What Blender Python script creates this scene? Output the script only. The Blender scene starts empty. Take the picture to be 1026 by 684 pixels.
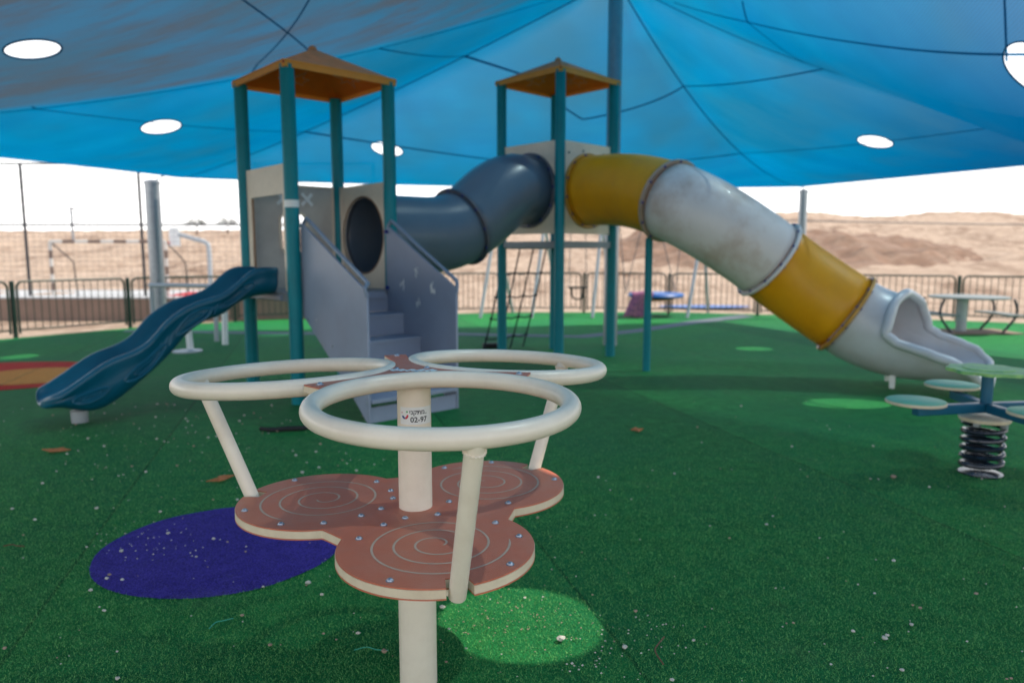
import bpy, bmesh, math, random
from math import sin, cos, pi, sqrt, atan2, radians
from mathutils import Vector, Matrix, noise as mnoise
from mathutils.geometry import delaunay_2d_cdt
random.seed(7)
sc = bpy.context.scene
col = sc.collection

# ------------------------------------------------------------------ helpers
def V(*a): return Vector(a)

def tag(o, label=None, cat=None, group=None, kind=None):
    if label: o['label'] = label
    if cat: o['category'] = cat
    if group: o['group'] = group
    if kind: o['kind'] = kind
    return o

def empty(name, loc=(0, 0, 0), label=None, cat=None, group=None):
    o = bpy.data.objects.new(name, None)
    o.location = loc
    o.empty_display_size = 0.1
    col.objects.link(o)
    bpy.context.view_layer.update()
    return tag(o, label, cat, group)

class MB:
    """collects shapes in world space, builds ONE mesh object"""
    def __init__(s): s.v = []; s.f = []
    def add(s, vs, fs):
        n = len(s.v); s.v += [tuple(q) for q in vs]; s.f += [tuple(i + n for i in q) for q in fs]; return s
    def hull8(s, p):            # 8 points: bottom 4 (ccw), top 4
        return s.add(p, [(3, 2, 1, 0), (4, 5, 6, 7), (0, 1, 5, 4), (1, 2, 6, 5), (2, 3, 7, 6), (3, 0, 4, 7)])
    def box(s, c, size, rz=0, ax=None):
        c = Vector(c); hx, hy, hz = [k / 2 for k in size]
        if ax is None:
            X = V(cos(rz), sin(rz), 0); Y = V(-sin(rz), cos(rz), 0); Z = V(0, 0, 1)
        else: X, Y, Z = ax
        p = [c + X * a * hx + Y * b * hy + Z * d * hz for d in (-1, 1) for a, b in ((-1, -1), (1, -1), (1, 1), (-1, 1))]
        return s.hull8(p)
    def prism(s, poly, depth):  # poly: 3-D points (planar), depth: vector
        n = len(poly); d = Vector(depth); p = [Vector(q) for q in poly]
        nrm = (p[1] - p[0]).cross(p[2] - p[1])
        vs = p + [q + d for q in p]
        fs = [tuple(range(n))[::-1], tuple(range(n, 2 * n))] + [(i, (i + 1) % n, n + (i + 1) % n, n + i) for i in range(n)]
        return s.add(vs, fs)
    def tube(s, path, r, seg=12, closed=False, caps=True, up=None):
        P = [Vector(p) for p in path]; n = len(P)
        R = r if isinstance(r, (list, tuple)) else [r] * n
        rings = []; prevN = None
        for i in range(n):
            a = P[(i - 1) % n] if (closed or i > 0) else P[i]
            b = P[(i + 1) % n] if (closed or i < n - 1) else P[i]
            T = (b - a).normalized()
            if prevN is None:
                ref = Vector(up) if up else (V(0, 0, 1) if abs(T.z) < .9 else V(1, 0, 0))
                N = (ref - T * ref.dot(T)).normalized()
            else:
                N = (prevN - T * prevN.dot(T)).normalized()
            prevN = N; B = T.cross(N)
            rings.append([P[i] + (N * cos(2 * pi * k / seg) + B * sin(2 * pi * k / seg)) * R[i] for k in range(seg)])
        vs = [q for rg in rings for q in rg]; fs = []
        m = n if closed else n - 1
        for i in range(m):
            j = (i + 1) % n
            for k in range(seg):
                l = (k + 1) % seg
                fs.append((i * seg + k, i * seg + l, j * seg + l, j * seg + k))
        if not closed and caps:
            fs.append(tuple(range(seg))[::-1]); fs.append(tuple((n - 1) * seg + k for k in range(seg)))
        return s.add(vs, fs)
    def lathe(s, c, prof, seg=24, axis=None):
        c = Vector(c)
        if axis is None: X, Y, Z = V(1, 0, 0), V(0, 1, 0), V(0, 0, 1)
        else:
            Z = Vector(axis).normalized(); X = Z.orthogonal().normalized(); Y = Z.cross(X)
        vs = [c + (X * cos(2 * pi * k / seg) + Y * sin(2 * pi * k / seg)) * r + Z * z for r, z in prof for k in range(seg)]
        fs = []
        for i in range(len(prof) - 1):
            for k in range(seg):
                l = (k + 1) % seg
                fs.append((i * seg + k, i * seg + l, (i + 1) * seg + l, (i + 1) * seg + k))
        fs.append(tuple(range(seg))[::-1]); fs.append(tuple((len(prof) - 1) * seg + k for k in range(seg)))
        return s.add(vs, fs)
    def sheet(s, rows, closed=False):
        n = len(rows[0]); vs = [q for r in rows for q in r]; fs = []
        for i in range(len(rows) - 1):
            for k in range(n if closed else n - 1):
                l = (k + 1) % n
                fs.append((i * n + k, i * n + l, (i + 1) * n + l, (i + 1) * n + k))
        return s.add(vs, fs)
    def build(s, name, mat, parent=None, bevel=0, smooth=35, solid=0, fixn=True):
        me = bpy.data.meshes.new(name)
        org = parent.matrix_world.translation.copy() if parent else Vector((0, 0, 0))
        if parent is None and s.v:
            n = len(s.v)
            cx = sum(q[0] for q in s.v) / n; cy = sum(q[1] for q in s.v) / n; cz = min(q[2] for q in s.v)
            org = V(cx, cy, cz)
        me.from_pydata([(q[0] - org.x, q[1] - org.y, q[2] - org.z) for q in s.v], [], s.f)
        me.validate()
        if fixn:
            bm = bmesh.new(); bm.from_mesh(me); bmesh.ops.recalc_face_normals(bm, faces=bm.faces); bm.to_mesh(me); bm.free()
        if smooth:
            me.polygons.foreach_set('use_smooth', [True] * len(me.polygons))
            try: me.set_sharp_from_angle(angle=radians(smooth))
            except Exception: pass
        me.materials.append(mat)
        o = bpy.data.objects.new(name, me)
        col.objects.link(o)
        if parent:
            o.parent = parent
            o.location = (0, 0, 0)
        else: o.location = org
        if solid:
            m = o.modifiers.new('Solidify', 'SOLIDIFY'); m.thickness = solid; m.offset = 0
        if bevel:
            m = o.modifiers.new('Bevel', 'BEVEL'); m.width = bevel; m.segments = 2; m.limit_method = 'ANGLE'; m.angle_limit = radians(40)
            m.harden_normals = False
        bpy.context.view_layer.update()
        return o

def smoothpath(pts, n=8):
    """Catmull-Rom"""
    P = [Vector(p) for p in pts]; out = []
    for i in range(len(P) - 1):
        a = P[i - 1] if i else P[i] * 2 - P[i + 1]; b = P[i]; c = P[i + 1]
        d = P[i + 2] if i + 2 < len(P) else P[i + 1] * 2 - P[i]
        for k in range(n):
            t = k / n
            out.append(.5 * ((2 * b) + (c - a) * t + (2 * a - 5 * b + 4 * c - d) * t * t + (3 * b - a - 3 * c + d) * t ** 3))
    out.append(P[-1]); return out

def lerp(a, b, t): return a + (b - a) * t
def interp(x, pts):
    if x <= pts[0][0]: return pts[0][1]
    for (a, u), (b, v) in zip(pts, pts[1:]):
        if x <= b:
            t = (x - a) / (b - a); t = t * t * (3 - 2 * t); return u + (v - u) * t
    return pts[-1][1]

# ------------------------------------------------------------------ materials
def nodes(name):
    m = bpy.data.materials.new(name); m.use_nodes = True
    nt = m.node_tree; nt.nodes.clear(); return m, nt, nt.nodes, nt.links

def mat(name, c, rough=.5, metal=0, var=.12, scale=6, bump=0, bscale=60, dust=0, dustc=(.5, .4, .3), spec=.5, coat=0, c2=None, stretch=None, scratches=0, trans=0):
    m, nt, N, L = nodes(name)
    out = N.new('ShaderNodeOutputMaterial'); b = N.new('ShaderNodeBsdfPrincipled'); L.new(b.outputs[0], out.inputs[0])
    tc = N.new('ShaderNodeTexCoord'); src = tc.outputs['Object']
    if stretch:
        mp = N.new('ShaderNodeMapping'); mp.inputs['Scale'].default_value = stretch; L.new(src, mp.inputs[0]); src = mp.outputs[0]
    n1 = N.new('ShaderNodeTexNoise'); n1.inputs['Scale'].default_value = scale; n1.inputs['Detail'].default_value = 6; n1.inputs['Roughness'].default_value = .65
    L.new(src, n1.inputs['Vector'])
    rp = N.new('ShaderNodeMapRange'); rp.inputs['From Min'].default_value = .3; rp.inputs['From Max'].default_value = .7
    L.new(n1.outputs['Fac'], rp.inputs[0])
    mx = N.new('ShaderNodeMix'); mx.data_type = 'RGBA'
    ca = c; cb = c2 if c2 else tuple(k * (1 - var * 2) for k in c)
    mx.inputs['A'].default_value = (*cb, 1); mx.inputs['B'].default_value = (*ca, 1)
    L.new(rp.outputs[0], mx.inputs['Factor']); cur = mx.outputs['Result']
    if dust:
        n2 = N.new('ShaderNodeTexNoise'); n2.inputs['Scale'].default_value = scale * .35 + .7; n2.inputs['Detail'].default_value = 8; n2.inputs['Roughness'].default_value = .7
        L.new(tc.outputs['Object'], n2.inputs['Vector'])
        r2 = N.new('ShaderNodeMapRange'); r2.inputs['From Min'].default_value = .45; r2.inputs['From Max'].default_value = .75; r2.inputs['To Max'].default_value = dust
        L.new(n2.outputs['Fac'], r2.inputs[0])
        m2 = N.new('ShaderNodeMix'); m2.data_type = 'RGBA'; m2.inputs['B'].default_value = (*dustc, 1)
        L.new(r2.outputs[0], m2.inputs['Factor']); L.new(cur, m2.inputs['A']); cur = m2.outputs['Result']
    L.new(cur, b.inputs['Base Color'])
    rr = N.new('ShaderNodeMapRange'); rr.inputs['To Min'].default_value = max(.05, rough - .12); rr.inputs['To Max'].default_value = min(1, rough + .12)
    L.new(n1.outputs['Fac'], rr.inputs[0]); L.new(rr.outputs[0], b.inputs['Roughness'])
    b.inputs['Metallic'].default_value = metal
    b.inputs['Specular IOR Level'].default_value = spec
    b.inputs['Coat Weight'].default_value = coat
    if bump:
        n3 = N.new('ShaderNodeTexNoise'); n3.inputs['Scale'].default_value = bscale; n3.inputs['Detail'].default_value = 4
        L.new(tc.outputs['Object'], n3.inputs['Vector'])
        bp = N.new('ShaderNodeBump'); bp.inputs['Strength'].default_value = bump; bp.inputs['Distance'].default_value = .01
        L.new(n3.outputs['Fac'], bp.inputs['Height']); L.new(bp.outputs[0], b.inputs['Normal'])
    if trans:      # moulded plastic / thin board lets some light through
        t = N.new('ShaderNodeBsdfTranslucent'); L.new(cur, t.inputs['Color'])
        ms = N.new('ShaderNodeMixShader'); ms.inputs[0].default_value = trans
        L.new(b.outputs[0], ms.inputs[1]); L.new(t.outputs[0], ms.inputs[2]); L.new(ms.outputs[0], out.inputs[0])
    return m

M = {}
M['cream'] = mat('cream_paint', (.87, .77, .63), .34, var=.03, scale=11, dust=.5, dustc=(.66, .53, .40), bump=.03, bscale=300)
M['terracotta'] = mat('terracotta_board', (.64, .165, .085), .42, var=.05, scale=14, dust=.5, dustc=(.56, .26, .18), bump=.25, bscale=420)
M['core'] = mat('beige_board_core', (.80, .66, .48), .5, var=.05, scale=20, dust=.3, dustc=(.45, .3, .2), bump=.05, bscale=200)
M['groove'] = mat('worn_beige_groove', (.66, .46, .34), .6, var=.12, scale=30, dust=.4, dustc=(.45, .25, .18))
M['steel'] = mat('galvanised_steel', (.36, .38, .41), .38, .65, var=.12, scale=12, bump=.03)
M['bolt'] = mat('zinc_bolt', (.42, .47, .55), .3, .85, var=.1, scale=60)
M['teal'] = mat('teal_post_paint', (.0, .235, .28), .42, var=.10, scale=5, dust=.05, dustc=(.03, .25, .28), spec=.25, bump=.02)
M['orange'] = mat('orange_board', (1.0, .36, .025), .5, trans=.62, var=.06, scale=7, dust=.25, dustc=(.7, .3, .12), bump=.04)
M['fascia'] = mat('bright_orange_edge', (1.0, .42, .06), .5, var=.04, scale=7, trans=.3)
M['orange_top'] = mat('dusty_orange_board', (.95, .46, .20), .75, trans=.5, var=.12, scale=9, dust=.6, dustc=(.60, .40, .28), bump=.1)
M['beige'] = mat('beige_panel_board', (.84, .70, .55), .55, var=.06, scale=5, dust=.3, dustc=(.42, .33, .25), bump=.05, bscale=150)
M['greyboard'] = mat('warm_grey_board', (.60, .55, .49), .6, var=.08, scale=6, dust=.3, dustc=(.4, .35, .3))
M['brown_edge'] = mat('board_cut_edge', (.33, .17, .09), .7, var=.1)
M['plum'] = mat('blue_grey_board', (.29, .335, .44), .38, var=.07, scale=3, dust=.35, dustc=(.26, .26, .31), bump=.05, bscale=120)
M['rail'] = mat('blue_grey_tube_paint', (.22, .27, .36), .35, var=.08, scale=10)
M['deck'] = mat('deck_metal', (.27, .30, .33), .55, .2, var=.1, scale=8)
M['greytube'] = mat('slate_tube_plastic', (.12, .165, .22), .34, var=.08, scale=2.5, dust=.4, dustc=(.20, .20, .21), coat=.05, bump=.02, bscale=12)
M['flange_grey'] = mat('slate_tube_flange', (.09, .11, .15), .4, var=.12, scale=8, dust=.5, dustc=(.3, .2, .14))
M['yellow'] = mat('yellow_tube_plastic', (1.0, .52, .010), .45, trans=.3, var=.10, scale=2.5, dust=.25, dustc=(.6, .33, .08), coat=.05, bump=.02, bscale=12, c2=(.90, .42, .006))
M['flange_yellow'] = mat('yellow_tube_flange', (.55, .27, .03), .45, var=.1, scale=8, dust=.5, dustc=(.4, .22, .1))
M['palegrey'] = mat('pale_grey_tube_plastic', (.80, .72, .68), .45, var=.05, scale=2.6, dust=.95, dustc=(.44, .27, .18), coat=.05, bump=.02, bscale=12)
M['exitgrey'] = mat('pale_blue_grey_plastic', (.60, .60, .62), .36, var=.06, scale=2.5, dust=.5, dustc=(.46, .36, .31), coat=.06, bump=.015, bscale=12)
M['flange_tan'] = mat('tan_flange', (.48, .36, .28), .5, var=.12, scale=8, dust=.5, dustc=(.42, .24, .13))
M['bluebolt'] = mat('blue_bolt_cap', (.01, .025, .22), .35, var=.1)
M['slide'] = mat('blue_slide_plastic', (.0, .105, .185), .36, var=.14, scale=3, dust=.15, dustc=(.01, .18, .30), coat=.08, bump=.03, bscale=25)
M['rope'] = mat('black_rope', (.012, .02, .035), .8, var=.3, scale=80, bump=.5, bscale=300)
M['black'] = mat('black_rubber', (.012, .013, .015), .7, var=.3, scale=20, bump=.2)
M['white'] = mat('white_paint', (.88, .88, .86), .5, var=.06, scale=20)
M['darkpaint'] = mat('dark_paint', (.03, .03, .035), .5, var=.1)
M['fence'] = mat('dark_green_fence_paint', (.008, .038, .026), .4, var=.15, scale=5)
M['lightgrey'] = mat('light_grey_steel_paint', (.42, .45, .48), .42, .1, var=.08, scale=6)
M['spring'] = mat('dark_spring_steel', (.018, .026, .045), .28, .35, var=.2, scale=20, coat=.3)
M['tealbeam'] = mat('blue_teal_beam_paint', (.006, .12, .22), .36, var=.1, scale=9)
M['seatgreen'] = mat('mint_seat_board', (.17, .48, .29), .5, var=.06, scale=12, dust=.4, dustc=(.3, .5, .35))
M['lime'] = mat('lime_board_artwork', (.42, .66, .20), .5, scale=14, c2=(.06, .32, .12), var=.1)
M['net'] = mat('seam_webbing', (.004, .05, .11), .8, var=.1)
M['wire'] = mat('grey_fence_wire', (.10, .12, .14), .6, .2, var=.1)
M['stone'] = mat('pale_limestone', (.66, .62, .55), .85, var=.15, scale=40, bump=.6, bscale=120)
M['stone_tan'] = mat('tan_stone', (.45, .33, .24), .9, var=.2, scale=40, bump=.6, bscale=120)
M['leaf_orange'] = mat('orange_scrap', (.62, .20, .06), .75, var=.2, scale=50)
M['twig'] = mat('brown_twig', (.16, .09, .05), .9, var=.2, scale=50)
M['mintstring'] = mat('mint_string', (.05, .42, .30), .6)
M['concrete'] = mat('tan_concrete', (.29, .20, .155), .9, var=.1, scale=2.5, bump=.2)
M['court'] = mat('pale_court_surface', (.50, .50, .51), .9, var=.06, scale=.6)
M['red'] = mat('red_fabric', (.50, .05, .06), .7, var=.12, scale=3)
M['pathm'] = mat('grey_rubber_path', (.13, .16, .19), .9, var=.1, scale=5, bump=.2)
M['swingblue'] = mat('blue_swing_plastic', (.006, .11, .42), .4, var=.1)
M['pink'] = mat('pink_printed_cloth', (.55, .16, .26), .85, scale=16, c2=(.10, .05, .14), var=.1)
M['bush'] = mat('olive_foliage', (.055, .06, .03), .8, var=.25, scale=3)
M['bark'] = mat('dry_bark', (.12, .08, .05), .9, var=.2, scale=9)
M['txt_dark'] = mat('black_print', (.02, .02, .03), .6)
M['txt_red'] = mat('red_print', (.60, .02, .05), .6)
M['txt_blue'] = mat('blue_print', (.01, .06, .25), .6)
M['txt_green'] = mat('green_print', (.05, .4, .12), .6)
M['sticker'] = mat('white_sticker', (.82, .82, .80), .4, var=.03, scale=30)
M['toy_red'] = mat('red_toy_paint', (.55, .06, .04), .5)
M['toy_yel'] = mat('yellow_toy_paint', (.7, .38, .03), .5)

def turf_material(name, cols, patch=True):
    m, nt, N, L = nodes(name)
    out = N.new('ShaderNodeOutputMaterial'); b = N.new('ShaderNodeBsdfPrincipled'); L.new(b.outputs[0], out.inputs[0])
    geo = N.new('ShaderNodeNewGeometry')
    def noise(scale, det=5, rough=.6):
        n = N.new('ShaderNodeTexNoise'); n.inputs['Scale'].default_value = scale; n.inputs['Detail'].default_value = det; n.inputs['Roughness'].default_value = rough
        L.new(geo.outputs['Position'], n.inputs['Vector']); return n
    big = noise(.55, 4); mid = noise(9, 6, .7); fine = noise(150, 4, .75)
    def ramp(src, a, bb, c, d):
        r = N.new('ShaderNodeMapRange'); r.inputs[1].default_value = a; r.inputs[2].default_value = bb; r.inputs[3].default_value = c; r.inputs[4].default_value = d
        L.new(src, r.inputs[0]); return r.outputs[0]
    def mix(f, a, bb, bt='MIX'):
        x = N.new('ShaderNodeMix'); x.data_type = 'RGBA'; x.blend_type = bt
        if isinstance(f, float): x.inputs['Factor'].default_value = f
        else: L.new(f, x.inputs['Factor'])
        for s, q in (('A', a), ('B', bb)):
            if isinstance(q, tuple): x.inputs[s].default_value = (*q, 1)
            else: L.new(q, x.inputs[s])
        return x.outputs['Result']
    c0, c1, c2 = cols
    a = mix(ramp(mid.outputs['Fac'], .35, .65, 0, 1), c0, c1)
    a = mix(ramp(big.outputs['Fac'], .40, .62, 0, .55), a, c2)  # broad darker patches put canopy seam shadows and pile tone into the colour
    a = mix(1.0, a, mix(ramp(fine.outputs['Fac'], .36, .64, 0, 1), (.45, .45, .45), (1.55, 1.55, 1.55)), 'MULTIPLY')
    # rolls of turf laid side by side: faint joins, each roll a shade of its own
    sx = N.new('ShaderNodeVectorMath'); sx.operation = 'DOT_PRODUCT'; L.new(geo.outputs['Position'], sx.inputs[0]); sx.inputs[1].default_value = (.46, .13, 0)
    wb = N.new('ShaderNodeMath'); wb.operation = 'MULTIPLY_ADD'; L.new(mid.outputs['Fac'], wb.inputs[0]); wb.inputs[1].default_value = .004; L.new(sx.outputs['Value'], wb.inputs[2])
    fr = N.new('ShaderNodeMath'); fr.operation = 'PINGPONG'; L.new(wb.outputs[0], fr.inputs[0]); fr.inputs[1].default_value = .5
    fl_ = N.new('ShaderNodeMath'); fl_.operation = 'ROUND'; L.new(wb.outputs[0], fl_.inputs[0])
    wn_ = N.new('ShaderNodeTexWhiteNoise'); wn_.noise_dimensions = '1D'; L.new(fl_.outputs[0], wn_.inputs['W'])
    a = mix(1.0, a, mix(wn_.outputs['Value'], (.80, .82, .84), (1.1, 1.08, 1.0)), 'MULTIPLY')
    a = mix(ramp(fr.outputs[0], .494, .499, 0, .55), a, (.002, .03, .012))
    dn = noise(1.3, 8, .75)
    a = mix(ramp(dn.outputs['Fac'], .56, .74, 0, .22), a, (.20, .19, .12))
    L.new(a, b.inputs['Base Color'])
    b.inputs['Roughness'].default_value = .8; b.inputs['Specular IOR Level'].default_value = .12
    
    bp = N.new('ShaderNodeBump'); bp.inputs['Strength'].default_value = .9; bp.inputs['Distance'].default_value = .012
    L.new(fine.outputs['Fac'], bp.inputs['Height']); L.new(bp.outputs[0], b.inputs['Normal'])
    return m
TG = ((.010, .16, .042), (.030, .26, .066), (.008, .165, .066))
M['turf'] = turf_material('artificial_turf', TG)
M['turf_purple'] = turf_material('violet_turf', ((.042, .026, .26), (.065, .042, .36), (.045, .035, .28)))
M['turf_red'] = turf_material('red_turf', ((.62, .018, .014), (.75, .03, .02), (.62, .02, .015)))
M['turf_orange'] = turf_material('orange_turf', ((.8, .27, .05), (.9, .34, .06), (.8, .28, .05)))

def blade_material(name, ca, cb):
    m, nt, N, L = nodes(name)
    out = N.new('ShaderNodeOutputMaterial'); b = N.new('ShaderNodeBsdfPrincipled'); L.new(b.outputs[0], out.inputs[0])
    geo = N.new('ShaderNodeNewGeometry')
    mx = N.new('ShaderNodeMix'); mx.data_type = 'RGBA'; mx.inputs['A'].default_value = (*ca, 1); mx.inputs['B'].default_value = (*cb, 1)
    L.new(geo.outputs['Random Per Island'], mx.inputs['Factor']); L.new(mx.outputs['Result'], b.inputs['Base Color'])
    b.inputs['Roughness'].default_value = .62; b.inputs['Specular IOR Level'].default_value = .45
    return m
M['blade'] = blade_material('turf_blade', (.03, .21, .055), (.17, .47, .12))
M['blade_purple'] = blade_material('violet_turf_blade', (.045, .028, .27), (.085, .058, .42))

def terrain_material():
    m, nt, N, L = nodes('desert_sand')
    out = N.new('ShaderNodeOutputMaterial'); b = N.new('ShaderNodeBsdfPrincipled'); L.new(b.outputs[0], out.inputs[0])
    geo = N.new('ShaderNodeNewGeometry')
    def noise(scale, det=6, rough=.65, vec=None):
        n = N.new('ShaderNodeTexNoise'); n.inputs['Scale'].default_value = scale; n.inputs['Detail'].default_value = det; n.inputs['Roughness'].default_value = rough
        L.new(vec or geo.outputs['Position'], n.inputs['Vector']); return n
    mp = N.new('ShaderNodeMapping'); mp.inputs['Scale'].default_value = (1, .35, 2.2); L.new(geo.outputs['Position'], mp.inputs[0])
    n1 = noise(.30, 10, .78, mp.outputs[0]); n2 = noise(1.1, 8, .8)
    def ramp(src, a, bb, c, d):
        r = N.new('ShaderNodeMapRange'); r.inputs[1].default_value = a; r.inputs[2].default_value = bb; r.inputs[3].default_value = c; r.inputs[4].default_value = d
        L.new(src, r.inputs[0]); return r.outputs[0]
    mx = N.new('ShaderNodeMix'); mx.data_type = 'RGBA'; mx.inputs['A'].default_value = (.57, .435, .34, 1); mx.inputs['B'].default_value = (.20, .118, .078, 1)
    L.new(ramp(n1.outputs['Fac'], .50, .66, 0, 1), mx.inputs['Factor'])
    m2 = N.new('ShaderNodeMix'); m2.data_type = 'RGBA'; m2.blend_type = 'MULTIPLY'; m2.inputs['Factor'].default_value = 1
    m3 = N.new('ShaderNodeMix'); m3.data_type = 'RGBA'; m3.inputs['A'].default_value = (.62, .58, .55, 1); m3.inputs['B'].default_value = (1.08, 1.08, 1.08, 1)
    L.new(ramp(n2.outputs['Fac'], .35, .65, 0, 1), m3.inputs['Factor'])
    L.new(mx.outputs['Result'], m2.inputs['A']); L.new(m3.outputs['Result'], m2.inputs['B'])
    L.new(m2.outputs['Result'], b.inputs['Base Color']); b.inputs['Roughness'].default_value = .95; b.inputs['Specular IOR Level'].default_value = .1
    bp = N.new('ShaderNodeBump'); bp.inputs['Strength'].default_value = .8; bp.inputs['Distance'].default_value = .5
    L.new(n1.outputs['Fac'], bp.inputs['Height']); L.new(bp.outputs[0], b.inputs['Normal'])
    return m
M['sand'] = terrain_material()
M['tablegrey'] = mat('weathered_grey_table', (.22, .25, .25), .6); M['chalk'] = mat('pale_line_print', (.8, .6, .42), .7); M['faded'] = mat('faded_white_paint', (.62, .58, .54), .7); M['fadeddark'] = mat('faded_dark_paint', (.16, .11, .09), .7)
M['mound'] = mat('brown_excavated_earth', (.27, .155, .10), .95, var=.25, scale=1.4, dust=.6, dustc=(.42, .30, .22), bump=.8, bscale=2.5)

def canopy_material():
    m, nt, N, L = nodes('blue_shade_cloth')
    out = N.new('ShaderNodeOutputMaterial')
    geo = N.new('ShaderNodeNewGeometry'); sep = N.new('ShaderNodeSeparateXYZ'); L.new(geo.outputs['Position'], sep.inputs[0])
    def noise(scale, det=4, vec=None, rough=.6):
        n = N.new('ShaderNodeTexNoise'); n.inputs['Scale'].default_value = scale; n.inputs['Detail'].default_value = det; n.inputs['Roughness'].default_value = rough
        L.new(vec or geo.outputs['Position'], n.inputs['Vector']); return n
    def ramp(src, a, bb, c, d):
        r = N.new('ShaderNodeMapRange'); r.inputs[1].default_value = a; r.inputs[2].default_value = bb; r.inputs[3].default_value = c; r.inputs[4].default_value = d
        L.new(src, r.inputs[0]); return r.outputs[0]
    def math_(op, a, bb):
        x = N.new('ShaderNodeMath'); x.operation = op
        for i, q in enumerate((a, bb)):
            if isinstance(q, (int, float)): x.inputs[i].default_value = q
            else: L.new(q, x.inputs[i])
        return x.outputs[0]
    def mix(f, a, bb):
        x = N.new('ShaderNodeMix'); x.data_type = 'RGBA'
        L.new(f, x.inputs['Factor'])
        for s, q in (('A', a), ('B', bb)):
            if isinstance(q, tuple): x.inputs[s].default_value = (*q, 1)
            else: L.new(q, x.inputs[s])
        return x.outputs['Result']
    mp = N.new('ShaderNodeMapping'); mp.inputs['Rotation'].default_value = (0, 0, .6); mp.inputs['Scale'].default_value = (.25, 1.3, .5); L.new(geo.outputs['Position'], mp.inputs[0])
    streak = noise(1.1, 6, mp.outputs[0], .7); cloud = noise(.35, 3)
    # greyer, streaked cloth near the camera on the left, ending at the hip
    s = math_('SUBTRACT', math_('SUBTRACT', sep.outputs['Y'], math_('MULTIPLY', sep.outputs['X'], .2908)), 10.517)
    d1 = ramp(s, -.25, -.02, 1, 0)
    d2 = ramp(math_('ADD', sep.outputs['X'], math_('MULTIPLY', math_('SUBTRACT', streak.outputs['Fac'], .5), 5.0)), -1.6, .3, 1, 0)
    near_grey = math_('MULTIPLY', d1, math_('MULTIPLY', d2, ramp(streak.outputs['Fac'], .38, .55, .95, .55)))
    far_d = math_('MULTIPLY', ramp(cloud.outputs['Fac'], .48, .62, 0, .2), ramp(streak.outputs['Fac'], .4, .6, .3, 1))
    base = mix(ramp(streak.outputs['Fac'], .35, .65, 0, 1), (.0, .165, .365), (.001, .205, .405))
    base = mix(ramp(cloud.outputs['Fac'], .42, .6, 0, .55), base, (.001, .12, .20))
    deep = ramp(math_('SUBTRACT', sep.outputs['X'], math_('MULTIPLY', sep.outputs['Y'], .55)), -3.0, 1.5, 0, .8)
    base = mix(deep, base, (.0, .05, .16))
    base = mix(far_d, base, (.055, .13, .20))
    base = mix(near_grey, base, (.072, .088, .108))
    # knitted lines
    wv = N.new('ShaderNodeTexWave'); wv.inputs['Scale'].default_value = 14; wv.inputs['Distortion'].default_value = 1.2; wv.inputs['Detail'].default_value = 3; L.new(geo.outputs['Position'], wv.inputs['Vector'])
    vm = N.new('ShaderNodeMix'); vm.data_type = 'RGBA'; vm.blend_type = 'MULTIPLY'; vm.inputs['Factor'].default_value = .22
    L.new(base, vm.inputs['A']); L.new(wv.outputs['Color'], vm.inputs['B']); base = vm.outputs['Result']
    tr = N.new('ShaderNodeBsdfTranslucent'); L.new(base, tr.inputs['Color'])
    df = N.new('ShaderNodeBsdfDiffuse'); dc = N.new('ShaderNodeMix'); dc.data_type = 'RGBA'; dc.blend_type = 'MULTIPLY'; dc.inputs['Factor'].default_value = 1
    L.new(base, dc.inputs['A']); dc.inputs['B'].default_value = (.8, .8, .8, 1); L.new(dc.outputs['Result'], df.inputs['Color'])
    mx = N.new('ShaderNodeMixShader'); mx.inputs[0].default_value = .25; L.new(tr.outputs[0], mx.inputs[1]); L.new(df.outputs[0], mx.inputs[2])
    tp = N.new('ShaderNodeBsdfTransparent'); tp.inputs[0].default_value = (.60, .84, 1, 1)
    m2 = N.new('ShaderNodeMixShader'); vd = N.new('ShaderNodeVectorMath'); vd.operation = 'DOT_PRODUCT'; L.new(geo.outputs['Normal'], vd.inputs[0]); L.new(geo.outputs['Incoming'], vd.inputs[1])
    # an open knit closes up when it is looked at (or lit) at a grazing angle
    L.new(math_('MULTIPLY', math_('POWER', math_('ABSOLUTE', vd.outputs['Value'], 0), 4.5), math_('MULTIPLY', ramp(sep.outputs['Y'], 9.0, 11.5, 1, .25), CAN_OPEN)), m2.inputs[0]); L.new(mx.outputs[0], m2.inputs[1]); L.new(tp.outputs[0], m2.inputs[2])
    L.new(m2.outputs[0], out.inputs[0])
    return m
CAN_OPEN = .26
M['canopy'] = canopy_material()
def seam_material():
    m, nt, N, L = nodes('double_cloth_seam')
    out = N.new('ShaderNodeOutputMaterial'); tr = N.new('ShaderNodeBsdfTranslucent'); df = N.new('ShaderNodeBsdfDiffuse'); mx = N.new('ShaderNodeMixShader')
    tr.inputs[0].default_value = (.0, .13, .29, 1); df.inputs[0].default_value = (.002, .10, .22, 1); mx.inputs[0].default_value = .5
    L.new(tr.outputs[0], mx.inputs[1]); L.new(df.outputs[0], mx.inputs[2]); L.new(mx.outputs[0], out.inputs[0]); return m
M['net'] = seam_material()

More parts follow.
